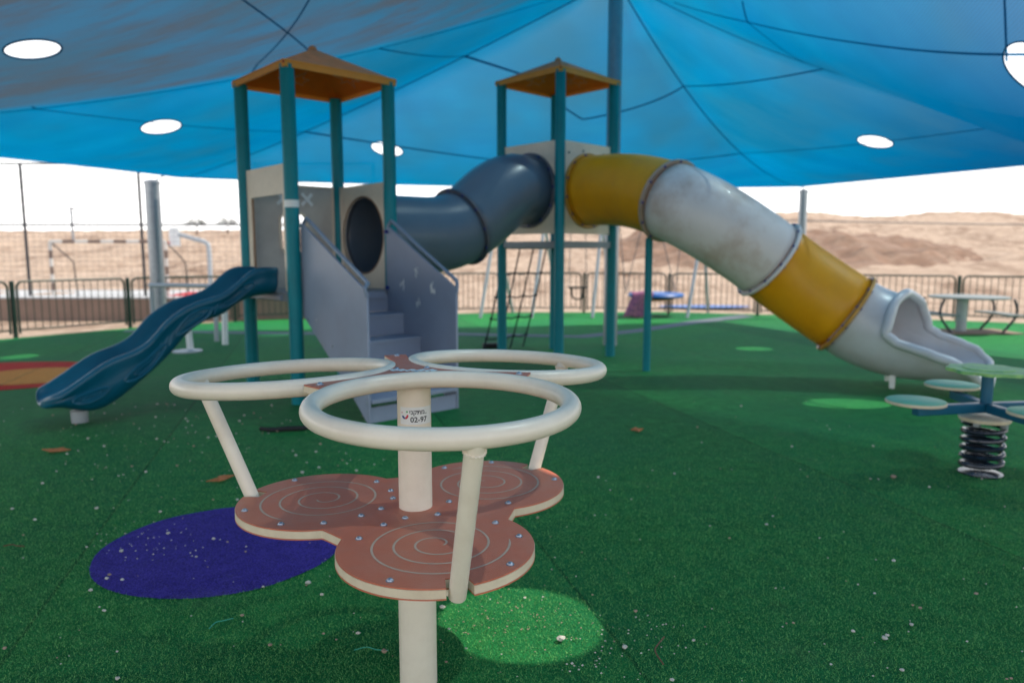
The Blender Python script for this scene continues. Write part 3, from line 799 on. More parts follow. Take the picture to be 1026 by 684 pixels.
# roofs
def roof(T, rise):
    F, R, B, Lf = corners(T); c = T['c']; ov = 1.105
    E_ = [c + (p - c) * ov for p in (F, R, B, Lf)]
    z = T['top']; ap = Z(c, z + rise)
    mb = MB(); th = .018
    r_ = None
    for k in range(4):
        a, b = Z(E_[k], z - .005), Z(E_[(k + 1) % 4], z - .005)
        n = (b - a).cross(ap - a).normalized()
        if n.z < 0: n = -n
        mb.add([a, b, ap, a + n * th, b + n * th, ap + V(0, 0, th)], [(2, 1, 0), (3, 4, 5), (0, 1, 4, 3), (1, 2, 5, 4), (2, 0, 3, 5)])
    r_ = mb.build('roof', M['orange'], ps, smooth=0)
    mb = MB()
    for k in range(4):
        a, b = Z(E_[k], z - .005), Z(E_[(k + 1) % 4], z - .005)
        n = (b - a).cross(ap - a).normalized()
        if n.z < 0: n = -n
        m0 = (a + b + ap) / 3
        q = [a.lerp(m0, .02), b.lerp(m0, .02), ap]
        mb.add([x + n * (th + .003) if i < 2 else x + V(0, 0, th + .005) for i, x in enumerate(q)], [(0, 1, 2)])
    mb.build('roof_top_face', M['orange_top'], r_, smooth=0, fixn=False)
    for k in range(4):
        a, b = E_[k], E_[(k + 1) % 4]; m0 = (a + b) / 2; out_ = (m0 - c).normalized(); d = (b - a).normalized(); ln = (b - a).length
        MB().box(Z(m0 - out_ * .002, z - .008), (ln, .018, .066), ax=(d, out_, V(0, 0, 1))).build('fascia', M['fascia'], r_, bevel=.003)
        # chalky line drawing on the underside: a little branching figure
        nrm = (Z(b, z) - Z(a, z)).cross(ap - Z(a, z)).normalized()
        if nrm.z > 0: nrm = -nrm
        cen = (Z(a, z) + Z(b, z) + ap) / 3 ; up_ = (ap - Z(m0, z)).normalized()
        rn = random.Random(k + 5); pp = []
        for q in range(13):
            aa = 2 * pi * q / 12 + .3; rad = (.16 if q % 2 else .07) * (1 + .25 * sin(q * 2.3))
            pp.append(cen + d * cos(aa) * rad * 1.15 + up_ * sin(aa) * rad * .7 + nrm * .004)
        MB().tube(pp, .0035, 5, caps=False).build('underside_drawing', M['chalk'], r_)
    MB().lathe(ap, [(.045, .0), (.04, .03), (.012, .05)], 8).build('finial', M['orange_top'], r_)
    for k in range(4):
        e = Z(E_[k], z); o_ = (E_[k] - c).normalized()
        MB().lathe(e - o_ * .006 + V(0, 0, .0), [(.011, 0), (.011, .012), (.006, .016)], 10, axis=o_).build('screw', M['toy_red'], r_)
roof(T1, .30); roof(T2, .27)
# decks
def deck(T, z, th=.05):
    cs = corners(T); c = T['c']
    P4 = [c + (p - c) * .955 for p in cs]
    d_ = MB().hull8([Z(p, z - th) for p in P4] + [Z(p, z) for p in P4]).build('deck', M['deck'], ps, bevel=.004)
    for k in range(4):
        a, b = cs[k], cs[(k + 1) % 4]; d = (b - a).normalized(); m0 = (a + b) / 2; out_ = (m0 - c).normalized()
        MB().box(Z(m0 + out_ * .0, z - .035), ((b - a).length - .12, .05, .085), ax=(d, out_, V(0, 0, 1))).build('deck_beam', M['deck'], d_, bevel=.004)
deck(T1, D1); deck(T2, D2)
def face(T, k):
    cs = corners(T); a, b = cs[k], cs[(k + 1) % 4]
    m0 = (a + b) / 2; return m0, (b - a).normalized(), (m0 - T['c']).normalized(), (b - a).length
# panels with cut-outs, as extruded CDT
def panel(T, k, outer, holes, m, name='wall_panel', th=.02, off=0.0, edge=None, parent=ps):
    m0, d, o_, ln = face(T, k); pts_ = []; fc = []; ed = []
    loops = [outer] + holes
    for lp in loops:
        b0 = len(pts_); pts_ += [Vector(q) for q in lp]; ed += [(b0 + i, b0 + (i + 1) % len(lp)) for i in range(len(lp))]
    t = delaunay_2d_cdt(pts_, ed, [], 1, 1e-6)
    def inpoly(x, y, lp):
        r = False; j = len(lp) - 1
        for i in range(len(lp)):
            if (lp[i][1] > y) != (lp[j][1] > y) and x < (lp[j][0] - lp[i][0]) * (y - lp[i][1]) / (lp[j][1] - lp[i][1]) + lp[i][0]: r = not r
            j = i
        return r
    fs = []
    for q in t[2]:
        cx = sum(t[0][i].x for i in q) / 3; cy = sum(t[0][i].y for i in q) / 3
        if inpoly(cx, cy, outer) and not any(inpoly(cx, cy, h) for h in holes): fs.append(tuple(q))
    n_ = len(t[0]); w3 = lambda p, o: m0 + d * p.x + o_ * (off + o) + V(0, 0, p.y)
    vs = [w3(p, -th / 2) for p in t[0]] + [w3(p, th / 2) for p in t[0]]
    F_ = list(fs) + [tuple(i + n_ for i in q[::-1]) for q in fs]
    # side walls on boundary edges
    cnt = {}
    for q in fs:
        for i in range(len(q)):
            e = (q[i], q[(i + 1) % len(q)]); key = tuple(sorted(e)); cnt.setdefault(key, []).append(e)
    for key, es in cnt.items():
        if len(es) == 1: a, b = es[0]; F_.append((a, b, b + n_, a + n_))
    return MB().add(vs, F_).build(name, m, parent, smooth=30)
def circ(cx, cy, r, n=40, sq=1): return [(cx + r * cos(2 * pi * i / n), cy + r * sq * sin(2 * pi * i / n)) for i in range(n)]
def rect(x0, x1, y0, y1): return [(x0, y0), (x1, y0), (x1, y1), (x0, y1)]
def rrect(cx, cy, w_, h_, r, n=6):
    out = []
    for (sx, sy, a0) in ((1, 1, 0), (-1, 1, 90), (-1, -1, 180), (1, -1, 270)):
        for k in range(n + 1):
            a = radians(a0 + 90 * k / n); out.append((cx + sx * (w_ / 2 - r) + r * cos(a), cy + sy * (h_ / 2 - r) + r * sin(a)))
    return out
W_ = .445
# tower one: face 0 = front-right (stairs), 1 = right-back (tube), 2 = back-left (window), 3 = left-front (slide)
panel(T1, 1, rect(-W_, W_, D1, 2.09), [circ(0, 1.575, .40)], M['beige'])
pnl = panel(T1, 2, rect(-W_, W_, D1, 2.09), [rrect(.02, 1.60, .27, .40, .07)], M['greyboard'])
def face_frame(T, k, lp_pts, r, m, name, parent, off=0, closed=True):
    m0, d, o_, ln = face(T, k)
    return MB().tube([m0 + d * x + o_ * off + V(0, 0, z) for x, z in lp_pts], r, 8, closed=closed).build(name, m, parent)
face_frame(T1, 2, rrect(.02, 1.60, .29, .42, .08), .016, M['beige'], 'window_frame', pnl, -.012)
face_frame(T1, 2, [(-W_, D1 + .05), (-W_, 2.09), (W_, 2.09), (W_, D1 + .05)], .017, M['beige'], 'panel_rim', pnl, -.01, False)
# white crosses above the window
m0, d, o_, ln = face(T1, 2)
for cx in (-.14, .13):
    mb = MB()
    for sgn in (1, -1):
        dr = (d + V(0, 0, sgn)).normalized(); sd = (d - V(0, 0, sgn)).normalized()
        mb.box(m0 + d * cx - o_ * (.016 + .002 * sgn) + V(0, 0, 1.955), (.17, .034, .005), ax=(dr, sd, o_))
    mb.build('white_cross', M['white'], pnl)
# spinning flower in the window
mb = MB()
for a in range(5):
    aa = 2 * pi * a / 5; c_ = m0 - o_ * .02 + d * (.0 + .035 * cos(aa)) + V(0, 0, 1.70 + .035 * sin(aa)); mb.lathe(c_, [(.024, -.006), (.026, 0), (.024, .006)], 12, axis=o_)
mb.build('play_flower', M['seatgreen'], pnl)
MB().lathe(m0 - o_ * .025 + V(0, 0, 1.70), [(.018, -.006), (.018, .006)], 12, axis=o_).build('flower_centre', M['toy_yel'], pnl)
face_frame(T1, 2, [(0, 1.42), (0, 1.66)], .008, M['seatgreen'], 'flower_stem', pnl, -.018, False)
# slide-side archway
pa = panel(T1, 3, [(-W_, D1 + .02), (-W_ + .09, D1 + .02), (-W_ + .09, 1.93), (W_ - .09, 1.93), (W_ - .09, D1 + .02), (W_, D1 + .02), (W_, 2.20), (-W_, 2.20)], [], M['beige'], 'archway_panel')
face_frame(T1, 3, [(-W_ + .10, 1.05), (-W_ + .10, 1.92)], .010, M['brown_edge'], 'panel_edge', pa, -.004, False)
face_frame(T1, 1, circ(0, 1.575, .402, 48), .006, M['brown_edge'], 'opening_edge', ps, -.012)
face_frame(T1, 1, [(-W_, D1 + .05), (-W_, 2.09), (W_, 2.09), (W_, D1 + .05)], .012, M['beige'], 'panel_rim', ps, -.01, False)
# tower two
panel(T2, 0, rect(-W_, W_, D2 + .10, 2.76), [circ(0, 2.175, .39)], M['beige'])
panel(T2, 3, rect(-W_, W_, D2 + .10, 2.76), [circ(0, 2.175, .39)], M['beige'])
for k, lst in ((0, ((-.37, 2.62), (-.1, 2.66), (.3, 2.65))), (3, ((-.36, 2.6),))):
    m0, d, o_, ln = face(T2, k)
    for (x, z) in lst: MB().lathe(m0 + d * x + V(0, 0, z) + o_ * .01, [(.013, 0), (.013, .008), (.006, .012)], 10, axis=o_).build('panel_bolt', M['spring'], ps)
# low guard rail across the back of tower two
m0, d, o_, ln = face(T2, 1)
MB().tube([m0 - d * W_ + V(0, 0, 2.2), m0 + d * W_ + V(0, 0, 2.2)], .017, 10).build('guard_rail', M['rail'], ps)

# -- tubes
TR = .425
def tube_shell(path, name, m, r=TR, seg=56, th=.012, R=None):
    P = [Vector(p) for p in path]; n = len(P); rows = []
    for i, p in enumerate(P):
        T_ = (P[min(i + 1, n - 1)] - P[max(i - 1, 0)]).normalized()
        N = (V(0, 0, 1) - T_ * T_.z).normalized(); B = T_.cross(N)
        rr = R[i] if R else r
        rows.append([p + (N * cos(2 * pi * k / seg) + B * sin(2 * pi * k / seg)) * rr for k in range(seg)])
    return MB().sheet(rows, closed=True).build(name, m, ps, solid=th, smooth=60)
BB = None
def flange(c, ax, m, bolts=12, parent=ps, r=TR, gap=.0, boltside=(1, -1), w_=.05, off=0.1):
    global BB
    ax = Vector(ax).normalized(); N = (V(0, 0, 1) - ax * ax.z).normalized(); B = ax.cross(N); c = Vector(c)
    seg = 56; ring_ = []
    prof = [(r - .02, -.016), (r + w_ - .008, -.018), (r + w_, -.012), (r + w_, .012), (r + w_ - .008, .018), (r - .02, .016)]
    rows = [[c + (N * cos(2 * pi * k / seg) + B * sin(2 * pi * k / seg)) * q + ax * z for k in range(seg)] for q, z in prof]
    f_ = MB().sheet(rows, closed=True).build('flange', m, ps, smooth=30)
    for k in range(bolts):
        a = 2 * pi * (k + off) / bolts; p = c + (N * cos(a) + B * sin(a)) * (r + w_ * .55)
        if BB is None:
            BB = MB().lathe(f_.matrix_world.translation, [(.012, -.028), (.016, -.022), (.016, .022), (.012, .028)], 12).build('bolt', M['bluebolt'], f_); o_ = BB
        else:
            o_ = BB.copy(); col.objects.link(o_); o_.parent = f_
        o_.location = p - f_.matrix_world.translation
        o_.rotation_euler = ax.to_track_quat('Z', 'Y').to_euler()
    return f_
def arc(p0, d0, p1, d1, n=14):
    """hermite elbow"""
    p0, d0, p1, d1 = map(Vector, (p0, d0, p1, d1)); L0 = (p1 - p0).length * 1.05; out = []
    for k in range(n + 1):
        t = k / n; h = (2 * t ** 3 - 3 * t ** 2 + 1, t ** 3 - 2 * t ** 2 + t, -2 * t ** 3 + 3 * t ** 2, t ** 3 - t ** 2)
        out.append(p0 * h[0] + d0.normalized() * L0 * h[1] + p1 * h[2] + d1.normalized() * L0 * h[3])
    return out
# grey crawl tube between the towers
mA, _, oA, _ = face(T1, 1); mB_, _, oB, _ = face(T2, 3)
gA = Z(mA + oA * .012, 1.575); gB = Z(mB_ + oB * .012, 2.175)
gx = (gB - gA); gx.z = 0; gx.normalize()
rg = Z(gA + gx * 1.30, 1.69); rd = (gx + V(0, 0, .42)).normalized()
pth1 = [gA.lerp(Z(gA + gx * .72, 1.585), k / 5) for k in range(5)] + arc(Z(gA + gx * .72, 1.585), gx, rg, rd, 10)
tube_shell(pth1, 'crawl_tube_section', M['greytube'])
flange(rg, rd, M['flange_grey'])
p2 = arc(rg + rd * .02, rd, gB - gx * .30, (gx * 1.0 + V(0, 0, .25)), 12) + [gB]
tube_shell(p2, 'crawl_tube_section', M['greytube'], R=[TR + .018 * sin(pi * k / (len(p2) - 1)) for k in range(len(p2))])
flange(gA + oA * .014, oA, M['flange_grey'], r=TR - .02)
flange(gB + oB * .014, oB, M['flange_grey'], r=TR - .005)
# yellow / grey tube slide
mC, _, oC, _ = face(T2, 0)
yC = Z(mC + oC * .012, 2.17)
R1c, R2c, R3c = V(1.79, 8.30, 1.965), V(2.80, 7.98, 1.318), V(3.57, 7.75, .745)
sd = (R3c - R1c).normalized(); r1d = V(.52, -.78, -.30).normalized(); r2d = V(.79, .06, -.56).normalized()
flange(yC + oC * .014, oC, M['flange_yellow'], r=TR - .005, off=.4)
tube_shell([yC, yC + oC * .12] + arc(yC + oC * .16, oC, R1c - r1d * .03, r1d, 16)[1:], 'yellow_tube_elbow', M['yellow'], R=None)
flange(R1c, r1d, M['flange_tan'], bolts=12, w_=.045)
tube_shell(arc(R1c + r1d * .03, r1d, R2c - r2d * .03, r2d, 18), 'grey_tube_section', M['palegrey'])
flange(R2c, r2d, M['palegrey'], w_=.05, off=.3)
tube_shell(arc(R2c + r2d * .03, r2d, R3c - sd * .02, sd, 12), 'yellow_tube_section', M['yellow'])
flange(R3c, sd, M['flange_yellow'], w_=.045, off=.5)
# exit chute with hood and rolled lip
hd = V(sd.x, sd.y, 0).normalized()
endc = V(4.68, 7.00, .49)
cl = arc(R3c + sd * .03, sd, V(4.08, 7.49, .53), V(.80, -.60, -.08), 10) + [V(4.08, 7.49, .53).lerp(endc, k / 12) for k in range(1, 13)]
def cl_at(u):
    x = u * (len(cl) - 1); i = min(int(x), len(cl) - 2); return cl[i].lerp(cl[i + 1], x - i)
def cl_frame(u):
    T_ = (cl_at(min(1, u + .03)) - cl_at(max(0, u - .03))).normalized(); N = (V(0, 0, 1) - T_ * T_.z).normalized(); return T_, N, T_.cross(N)
def ext(a):     # a: angle from the bottom, 0..pi
    q = abs(a) / pi
    if a > 0: return interp(q, [(0, 1.0), (.2, .99), (.30, .94), (.38, .84), (.44, .66), (.48, .46), (.53, .33), (.75, .31), (1, .40)])
    return interp(q, [(0, 1.0), (.2, .99), (.30, .96), (.40, .88), (.46, .76), (.50, .62), (.56, .54), (.75, .50), (1, .40)])
    return interp(q, [(0, 1.0), (.2, .99), (.30, .95), (.39, .86), (.45, .72), (.49, .53), (.54, .44), (.75, .40), (1, .46)])
seg = 64; nu = 34; rows = []
def exit_pt(u, a, grow=0):
    T_, N, B = cl_frame(u); p = cl_at(u)
    r = TR + grow
    fl = max(0, (u - .5) / .5)
    wide = 1 + .24 * fl
    # bottom flattens toward the end so the trough stays above the turf
    dn = -cos(a); 
    vert = dn * r * (1 - .10 * fl if dn < 0 else 1)
    return p + N * vert + B * sin(a) * r * wide
for i in range(nu + 1):
    rows.append([exit_pt(ext(((k / seg) * 2 - 1) * pi) * i / nu, ((k / seg) * 2 - 1) * pi) for k in range(seg)])
ex = MB().sheet(rows, closed=True).build('exit_chute', M['exitgrey'], ps, solid=.014, smooth=60)
rim = [exit_pt(ext(((k / 96) * 2 - 1) * pi), ((k / 96) * 2 - 1) * pi, .022) for k in range(96)]
MB().tube(rim, .048, 12, closed=True).build('rolled_lip', M['exitgrey'], ex)
for (x, y) in ((3.94, 7.42), (4.12, 7.86)):
    MB().tube([(x, y, 0), (x, y, .20)], [.026, .036], 10).build('support_leg', M['white'], ps)
# body joint line under the chute
MB().tube([exit_pt(u / 20 * .95, -.62, .006) for u in range(21)], .012, 6).build('moulding_line', M['palegrey'], ex)
# slim teal support under the first joint
MB().tube([(1.60, 8.55, 0), (1.60, 8.55, 1.56)], .045, 24).build('tube_support_post', M['teal'], ps)
MB().box((1.60, 8.55, 1.56), (.05, .03, .10)).build('tube_bracket', M['teal'], ps, bevel=.004)

# -- wave slide
mS, dS, oS, _ = face(T1, 3)
def sl_c(t): return mS + oS * (t + .03)
SLT = 1.84
RIMZ = [(0, 1.27), (.25, 1.25), (.5, 1.06), (.8, .965), (1.0, .845), (1.2, .645), (1.5, .525), (1.72, .385), (1.84, .31)]
UNDZ = [(0, 1.0), (.25, .97), (.5, .86), (.8, .70), (1.0, .49), (1.2, .32), (1.45, .14), (1.6, .10), (1.84, .17)]
def spl(t, P_):
    for i in range(len(P_) - 1):
        if t <= P_[i + 1][0] or i == len(P_) - 2:
            a = P_[max(i - 1, 0)]; b = P_[i]; c = P_[i + 1]; d = P_[min(i + 2, len(P_) - 1)]
            u = (t - b[0]) / (c[0] - b[0]); ml = (c[1] - a[1]) / (c[0] - a[0]) * (c[0] - b[0])
            mc = (d[1] - b[1]) / (d[0] - b[0]) * (c[0] - b[0])
            return (2 * u ** 3 - 3 * u ** 2 + 1) * b[1] + (u ** 3 - 2 * u ** 2 + u) * ml + (-2 * u ** 3 + 3 * u ** 2) * c[1] + (u ** 3 - u ** 2) * mc
def zs(t): return spl(t, RIMZ) - .19 + .10 * max(0, (t - 1.4) / .44)
def sl_sec(t):
    zr = spl(t, RIMZ); z = zs(t); un = min(spl(t, UNDZ), z - .03); hw = .235; h = zr - z
    pts_ = [(-hw - .060, zr - .07), (-hw - .070, zr - .03), (-hw - .045, zr), (-hw - .008, zr - .012), (-hw + .012, z + h * .55), (-hw + .05, z + h * .25), (-hw + .12, z + .012), (0, z), (hw - .12, z + .012), (hw - .05, z + h * .25), (hw - .012, z + h * .55), (hw + .008, zr - .012), (hw + .045, zr), (hw + .070, zr - .03), (hw + .060, zr - .07)]
    bul = .014 * sin(t * 10.5); md = lerp(zr, un, .55)
    low = [(hw + .035 + bul, lerp(zr, un, .42)), (hw + .050 + bul, md), (hw + .02, lerp(zr, un, .85)), (hw - .07, un), (0, un + .02), (-hw + .07, un), (-hw - .02, lerp(zr, un, .85)), (-hw - .050 - bul, md), (-hw - .035 - bul, lerp(zr, un, .42))]
    c = sl_c(t)
    return [c + dS * a + V(0, 0, b) for a, b in pts_ + low]
rows = [sl_sec(SLT * k / 60) for k in range(61)]
# rounded front lip
c_end = rows[-1]
for s_, dz, push in ((.9, -.02, .05), (.7, -.05, .085), (.35, -.085, .10)):
    cen = sl_c(SLT) + V(0, 0, zs(SLT) - .01)
    rows.append([cen + (p - cen) * s_ + oS * push + V(0, 0, dz * .3) for p in c_end])
slo = MB().sheet(rows, closed=True)
n_ = len(rows[0]); slo.f.append(tuple((len(rows) - 1) * n_ + k for k in range(n_))); slo.f.append(tuple(range(n_))[::-1])
slo = slo.build('wave_slide', M['slide'], ps, smooth=70)
mm = slo.modifiers.new('Subsurf', 'SUBSURF'); mm.levels = 1; mm.render_levels = 1
# raised leaf ovals and swirls on both flanks
for sg in (1, -1):
    def fl(t, z, off=.0): return sl_c(t) + dS * sg * (.235 + .046 + .012 * sin(t * 10.5) + off) + V(0, 0, (spl(t, RIMZ) + spl(t, UNDZ)) / 2 - .02 + z)
    for (t0, hl, hh, zc_) in ((.42, .17, .045, .02), (.80, .15, .055, .01), (1.20, .17, .05, -.01), (1.62, .13, .04, -.01)):
        path = [fl(t0 + hl * cos(a), zc_ + hh * sin(a) + .25 * 0, -.004) for a in [2 * pi * k / 28 for k in range(28)]]
        MB().tube(path, .013, 8, closed=True).build('raised_oval', M['slide'], slo)
        path = [fl(t0 + hl * .55 * cos(a), zc_ + hh * .45 * sin(a), -.002) for a in [2 * pi * k / 20 for k in range(20)]]
        MB().tube(path, .009, 8, closed=True).build('raised_oval', M['slide'], slo)
    for tt in (.60, .66, .98, 1.03, 1.08):
        MB().tube([fl(tt - .02, .05, -.006), fl(tt + .02, -.04, -.006)], .008, 6).build('raised_rib', M['slide'], slo)
pf = sl_c(1.66); MB().tube([Z(pf, 0), Z(pf, .10)], [.062, .066], 18).build('slide_foot', M['lightgrey'], ps)
# entry shelf bracket
MB().box(Z(mS + oS * .03, D1 - .045), (.62, .035, .05), ax=(dS, oS, V(0, 0, 1))).build('slide_bracket', M['rail'], ps, bevel=.006)

# -- stairs
mT, dT, oT, _ = face(T1, 0)      # dT from front post to right post
st = MB().box(Z(mT + oT * .05, D1 - .04), (.80, .06, .07), ax=(dT, oT, V(0, 0, 1))).build('staircase', M['plum'], ps, bevel=.004)
def stp(side, t, z, off=0): return mT + dT * (side * .452 + off) + oT * t + V(0, 0, z)
RUN = 1.16
def side_panel(side):
    prof_ = [(.03, .70), (.03, 1.63), (.10, 1.64), (RUN - .03, 1.10), (RUN, 1.05), (RUN, .0), (RUN - .06, 0), (RUN - .20, .10), (.42, .40)]
    if side < 0: prof_ = [(.03, .82), (.03, 1.66), (.09, 1.64), (RUN - .03, 1.10), (RUN, 1.05), (RUN, 0), (RUN - .04, 0), (RUN - .35, .26)]
    MB().prism([stp(side, t, z, -.011) for t, z in prof_], dT * .022).build('side_panel', M['plum'], st, bevel=.005)
side_panel(-1); side_panel(1)
for side in (-1, 1):
    # sloping handrail tube just outside the panel's top edge
    pth_ = smoothpath([stp(side, .02, 1.64, .02), stp(side, .06, 1.69, .03), stp(side, .12, 1.685, .03), stp(side, .5, 1.475, .03), stp(side, RUN - .10, 1.18, .03), stp(side, RUN - .04, 1.145, .025), stp(side, RUN - .015, 1.11, side * .015), stp(side, RUN - .005, 1.04, 0)], 6)
    MB().tube(pth_, .017, 10).build('handrail', M['rail'], st)
    for (t, z) in ((.06, 1.60), (.06, 1.05)):
        p = stp(side, t, z, -side * .02); MB().lathe(p, [(.018, -.02), (.018, .02)], 10, axis=dT).build('bolt_cap', M['bluebolt'], st)
nst = 4
for side in (-1, 1):
    for k in range(4):
        zz = D1 - (k + 1) * .205 - .02
        for tt_ in (.10, .26):
            p = stp(side, .03 + k * .28 + tt_, zz, side * .012); MB().lathe(p, [(.011, -.004), (.013, 0), (.011, .004)], 10, axis=dT).build('bolt_cap', M['bolt'], st)
for k in range(nst):
    z = D1 - (k + 1) * .205; t0 = .03 + k * .28; t1 = t0 + .31
    MB().hull8([stp(-1, t0, z - .035, .012), stp(1, t0, z - .035, -.012), stp(1, t1, z - .035, -.012), stp(-1, t1, z - .035, .012)] + [stp(-1, t0, z, .012), stp(1, t0, z, -.012), stp(1, t1, z, -.012), stp(-1, t1, z, .012)]).build('step', M['plum'], st, bevel=.004)
    MB().hull8([stp(-1, t0, z + .002, .012), stp(1, t0, z + .002, -.012), stp(1, t0 + .02, z + .002, -.012), stp(-1, t0 + .02, z + .002, .012)] + [stp(-1, t0, z + .17, .012), stp(1, t0, z + .17, -.012), stp(1, t0 + .02, z + .17, -.012), stp(-1, t0 + .02, z + .17, .012)]).build('riser', M['plum'], st, bevel=.003)
MB().hull8([stp(-1, RUN - .03, .0, .012), stp(1, RUN - .03, .0, -.012), stp(1, RUN - .01, .0, -.012), stp(-1, RUN - .01, .0, .012)] + [stp(-1, RUN - .03, .13, .012), stp(1, RUN - .03, .13, -.012), stp(1, RUN - .01, .13, -.012), stp(-1, RUN - .01, .13, .012)]).build('toe_board', M['plum'], st, bevel=.003)
# pale worn floral decals on the right panel's inner side
for (t, z, s_) in ((.32, 1.10, 1), (.55, 1.22, .8), (.58, .93, .9), (.80, 1.05, 1.15)):
    mb = MB(); rn = random.Random(int(t * 100))
    for q in range(9):
        a = rn.uniform(0, 2 * pi); rr = rn.uniform(.0, .055) * s_; w2 = rn.uniform(.007, .017) * s_
        cc = stp(1, t + cos(a) * rr * .7, z + sin(a) * rr * 1.3, -.0125 - .0004 * q)
        mb.add([cc + oT * cos(b) * w2 * (1 + .4 * sin(3 * b + q)) * .7 + V(0, 0, 1) * sin(b) * w2 * (1.5 - .4 * sin(3 * b + q)) for b in [2 * pi * k / 10 for k in range(10)]], [tuple(range(10))])
    mb.build('worn_decal', M['sticker'], st, smooth=0, fixn=False)

# -- climbing net on the back-left of tower two
m0, d, o_, ln = face(T2, 2)
net = MB().tube([m0 - d * .44 + V(0, 0, 1.46) + o_ * .04, m0 + d * .44 + V(0, 0, 1.46) + o_ * .04], .02, 10).build('climbing_net', M['rail'], ps)
vert = []
for k in range(4):
    u = (-.40 + .265 * k)
    top = m0 + d * u + o_ * .05 + V(0, 0, 1.45); bot = m0 + d * (u + .02) + o_ * .50 + V(0, 0, .0)
    pth_ = [top.lerp(bot, q / 14) + V(0, 0, -.05 * sin(pi * q / 14)) for q in range(15)]
    vert.append(pth_); MB().tube(pth_, .011, 6).build('rope', M['rope'], net)
for q in (3, 6, 9, 12):
    pp = []
    for k in range(4):
        pp.append(vert[k][q])
        if k < 3: pp.append((vert[k][q] + vert[k + 1][q]) / 2 - V(0, 0, .02))
    MB().tube(smoothpath(pp, 3), .010, 6).build('rope', M['rope'], net)
    for k in range(4): MB().lathe(vert[k][q] - V(0, 0, .02), [(.012, 0), (.024, .01), (.024, .03), (.012, .04)], 8).build('rope_knot', M['rope'], net)
MB().box((-.30, 10.62, .035), (.26, .12, .07), rz=.2).build('net_anchor', M['black'], net, bevel=.01)

# ------------------------------------------------------------------ spring rocker on the right
SX, SY = 2.99, 4.50
sr = empty('spring_rocker', (SX, SY, 0), 'four seat rocker with mint discs on a dark coil spring at the right edge', 'spring rocker')
path = []
turns = 5.6
for k in range(int(turns * 28) + 1):
    a = 2 * pi * k / 28; path.append((SX + .112 * cos(a), SY + .112 * sin(a), .035 + .30 * k / (turns * 28)))
MB().tube(path, .0165, 10).build('spring', M['spring'], sr)
MB().lathe((SX, SY, 0), [(.125, .0), (.125, .008), (.05, .012)], 24).build('base_plate', M['spring'], sr)
MB().lathe((SX, SY, .345), [(.14, .0), (.145, .01), (.145, .022), (.135, .028)], 24).build('spring_plate', M['core'], sr)
for a in (.6, 2.2, 3.8, 5.3): MB().box((SX + .115 * cos(a), SY + .115 * sin(a), .334), (.035, .035, .03), rz=a).build('clamp', M['steel'], sr, bevel=.003)
arms = [((-.50, -.10), 'L'), ((.06, .46), 'F'), ((.03, -.44), 'N'), ((.50, .06), 'R')]
for (dx, dy), nm in arms:
    a = atan2(dy, dx); ln = sqrt(dx * dx + dy * dy)
    MB().box((SX + dx * .5, SY + dy * .5, .43), (ln, .06, .06) if nm in 'LR' else (ln - .07, .058, .058), rz=a).build('beam', M['tealbeam'], sr, bevel=.006)
    MB().box((SX + dx * .93, SY + dy * .93, .468), (.10, .05, .014), rz=a).build('seat_bracket', M['steel'], sr)
    s_ = MB().lathe((SX + dx, SY + dy, .475), [(.168, 0), (.17, .003), (.17, .015), (.166, .018)], 36).build('seat', M['core'], sr)
    MB().lathe((SX + dx, SY + dy, .4935), [(.165, 0), (.165, .003), (.160, .005)], 36).build('seat_top', M['seatgreen'], s_)
MB().tube([(SX, SY, .40), (SX, SY, .655)], .034, 20).build('centre_post', M['tealbeam'], sr)
tt = []
prof = [(.225 + .012 * cos(9 * 2 * pi * k / 108)) for k in range(108)]
vs = [(SX + prof[k] * cos(2 * pi * k / 108), SY + prof[k] * sin(2 * pi * k / 108), z) for z in (.655, .675) for k in range(108)] + [(SX, SY, .655), (SX, SY, .675)]
fs = [(k, (k + 1) % 108, 108 + (k + 1) % 108, 108 + k) for k in range(108)] + [((k + 1) % 108, k, 216) for k in range(108)] + [(108 + k, 108 + (k + 1) % 108, 217) for k in range(108)]
tt = MB().add(vs, fs).build('table_top', M['lime'], sr, smooth=30)
MB().lathe((SX, SY, .6755), [(.14, 0), (.14, .004), (.10, .006)], 24).build('table_print', M['lime'], tt)

# ------------------------------------------------------------------ fence
fe = empty('metal_fence', (0, 16.9, 0), 'low dark green hoop top railing running along the edge of the playground', 'fence')
segs = []
def fence_line(P_):
    # resample at 1.93 m
    P_ = [Vector((a, b, 0)) for a, b in P_]; out = [P_[0]]; cur = P_[0]; i = 1
    while i < len(P_):
        dd = (P_[i] - cur).length
        if dd >= 1.93: cur = cur + (P_[i] - cur).normalized() * 1.93; out.append(cur)
        else: i += 1
    return out
fp = fence_line(FENCE)
HF = .92
for a, b in zip(fp, fp[1:]):
    d = (b - a).normalized(); ln = (b - a).length; p0 = a + d * .07; p1 = b - d * .07
    r = .10; pth_ = [Z(p0, .06), Z(p0, HF - r)] + [p0 + d * (r - r * cos(q)) + V(0, 0, HF - r + r * sin(q)) for q in [pi / 2 * k / 6 for k in range(1, 6)]] + [Z(p0 + d * r, HF), Z(p1 - d * r, HF)] + [p1 - d * (r - r * sin(q)) + V(0, 0, HF - r + r * cos(q)) for q in [pi / 2 * k / 6 for k in range(1, 6)]] + [Z(p1, HF - r), Z(p1, .06)]
    mb = MB().tube(pth_, .019, 8); mb.tube([Z(p0, .12), Z(p1, .12)], .013, 6)
    nb = 15
    for k in range(1, nb):
        q = p0.lerp(p1, k / nb); mb.tube([Z(q, .12), Z(q, HF - .01)], .0075, 5)
    mb.build('panel', M['fence'], fe)
for a in fp:
    MB().box((a.x, a.y, HF / 2), (.055, .055, HF + .02)).build('post', M['fence'], fe, bevel=.004)

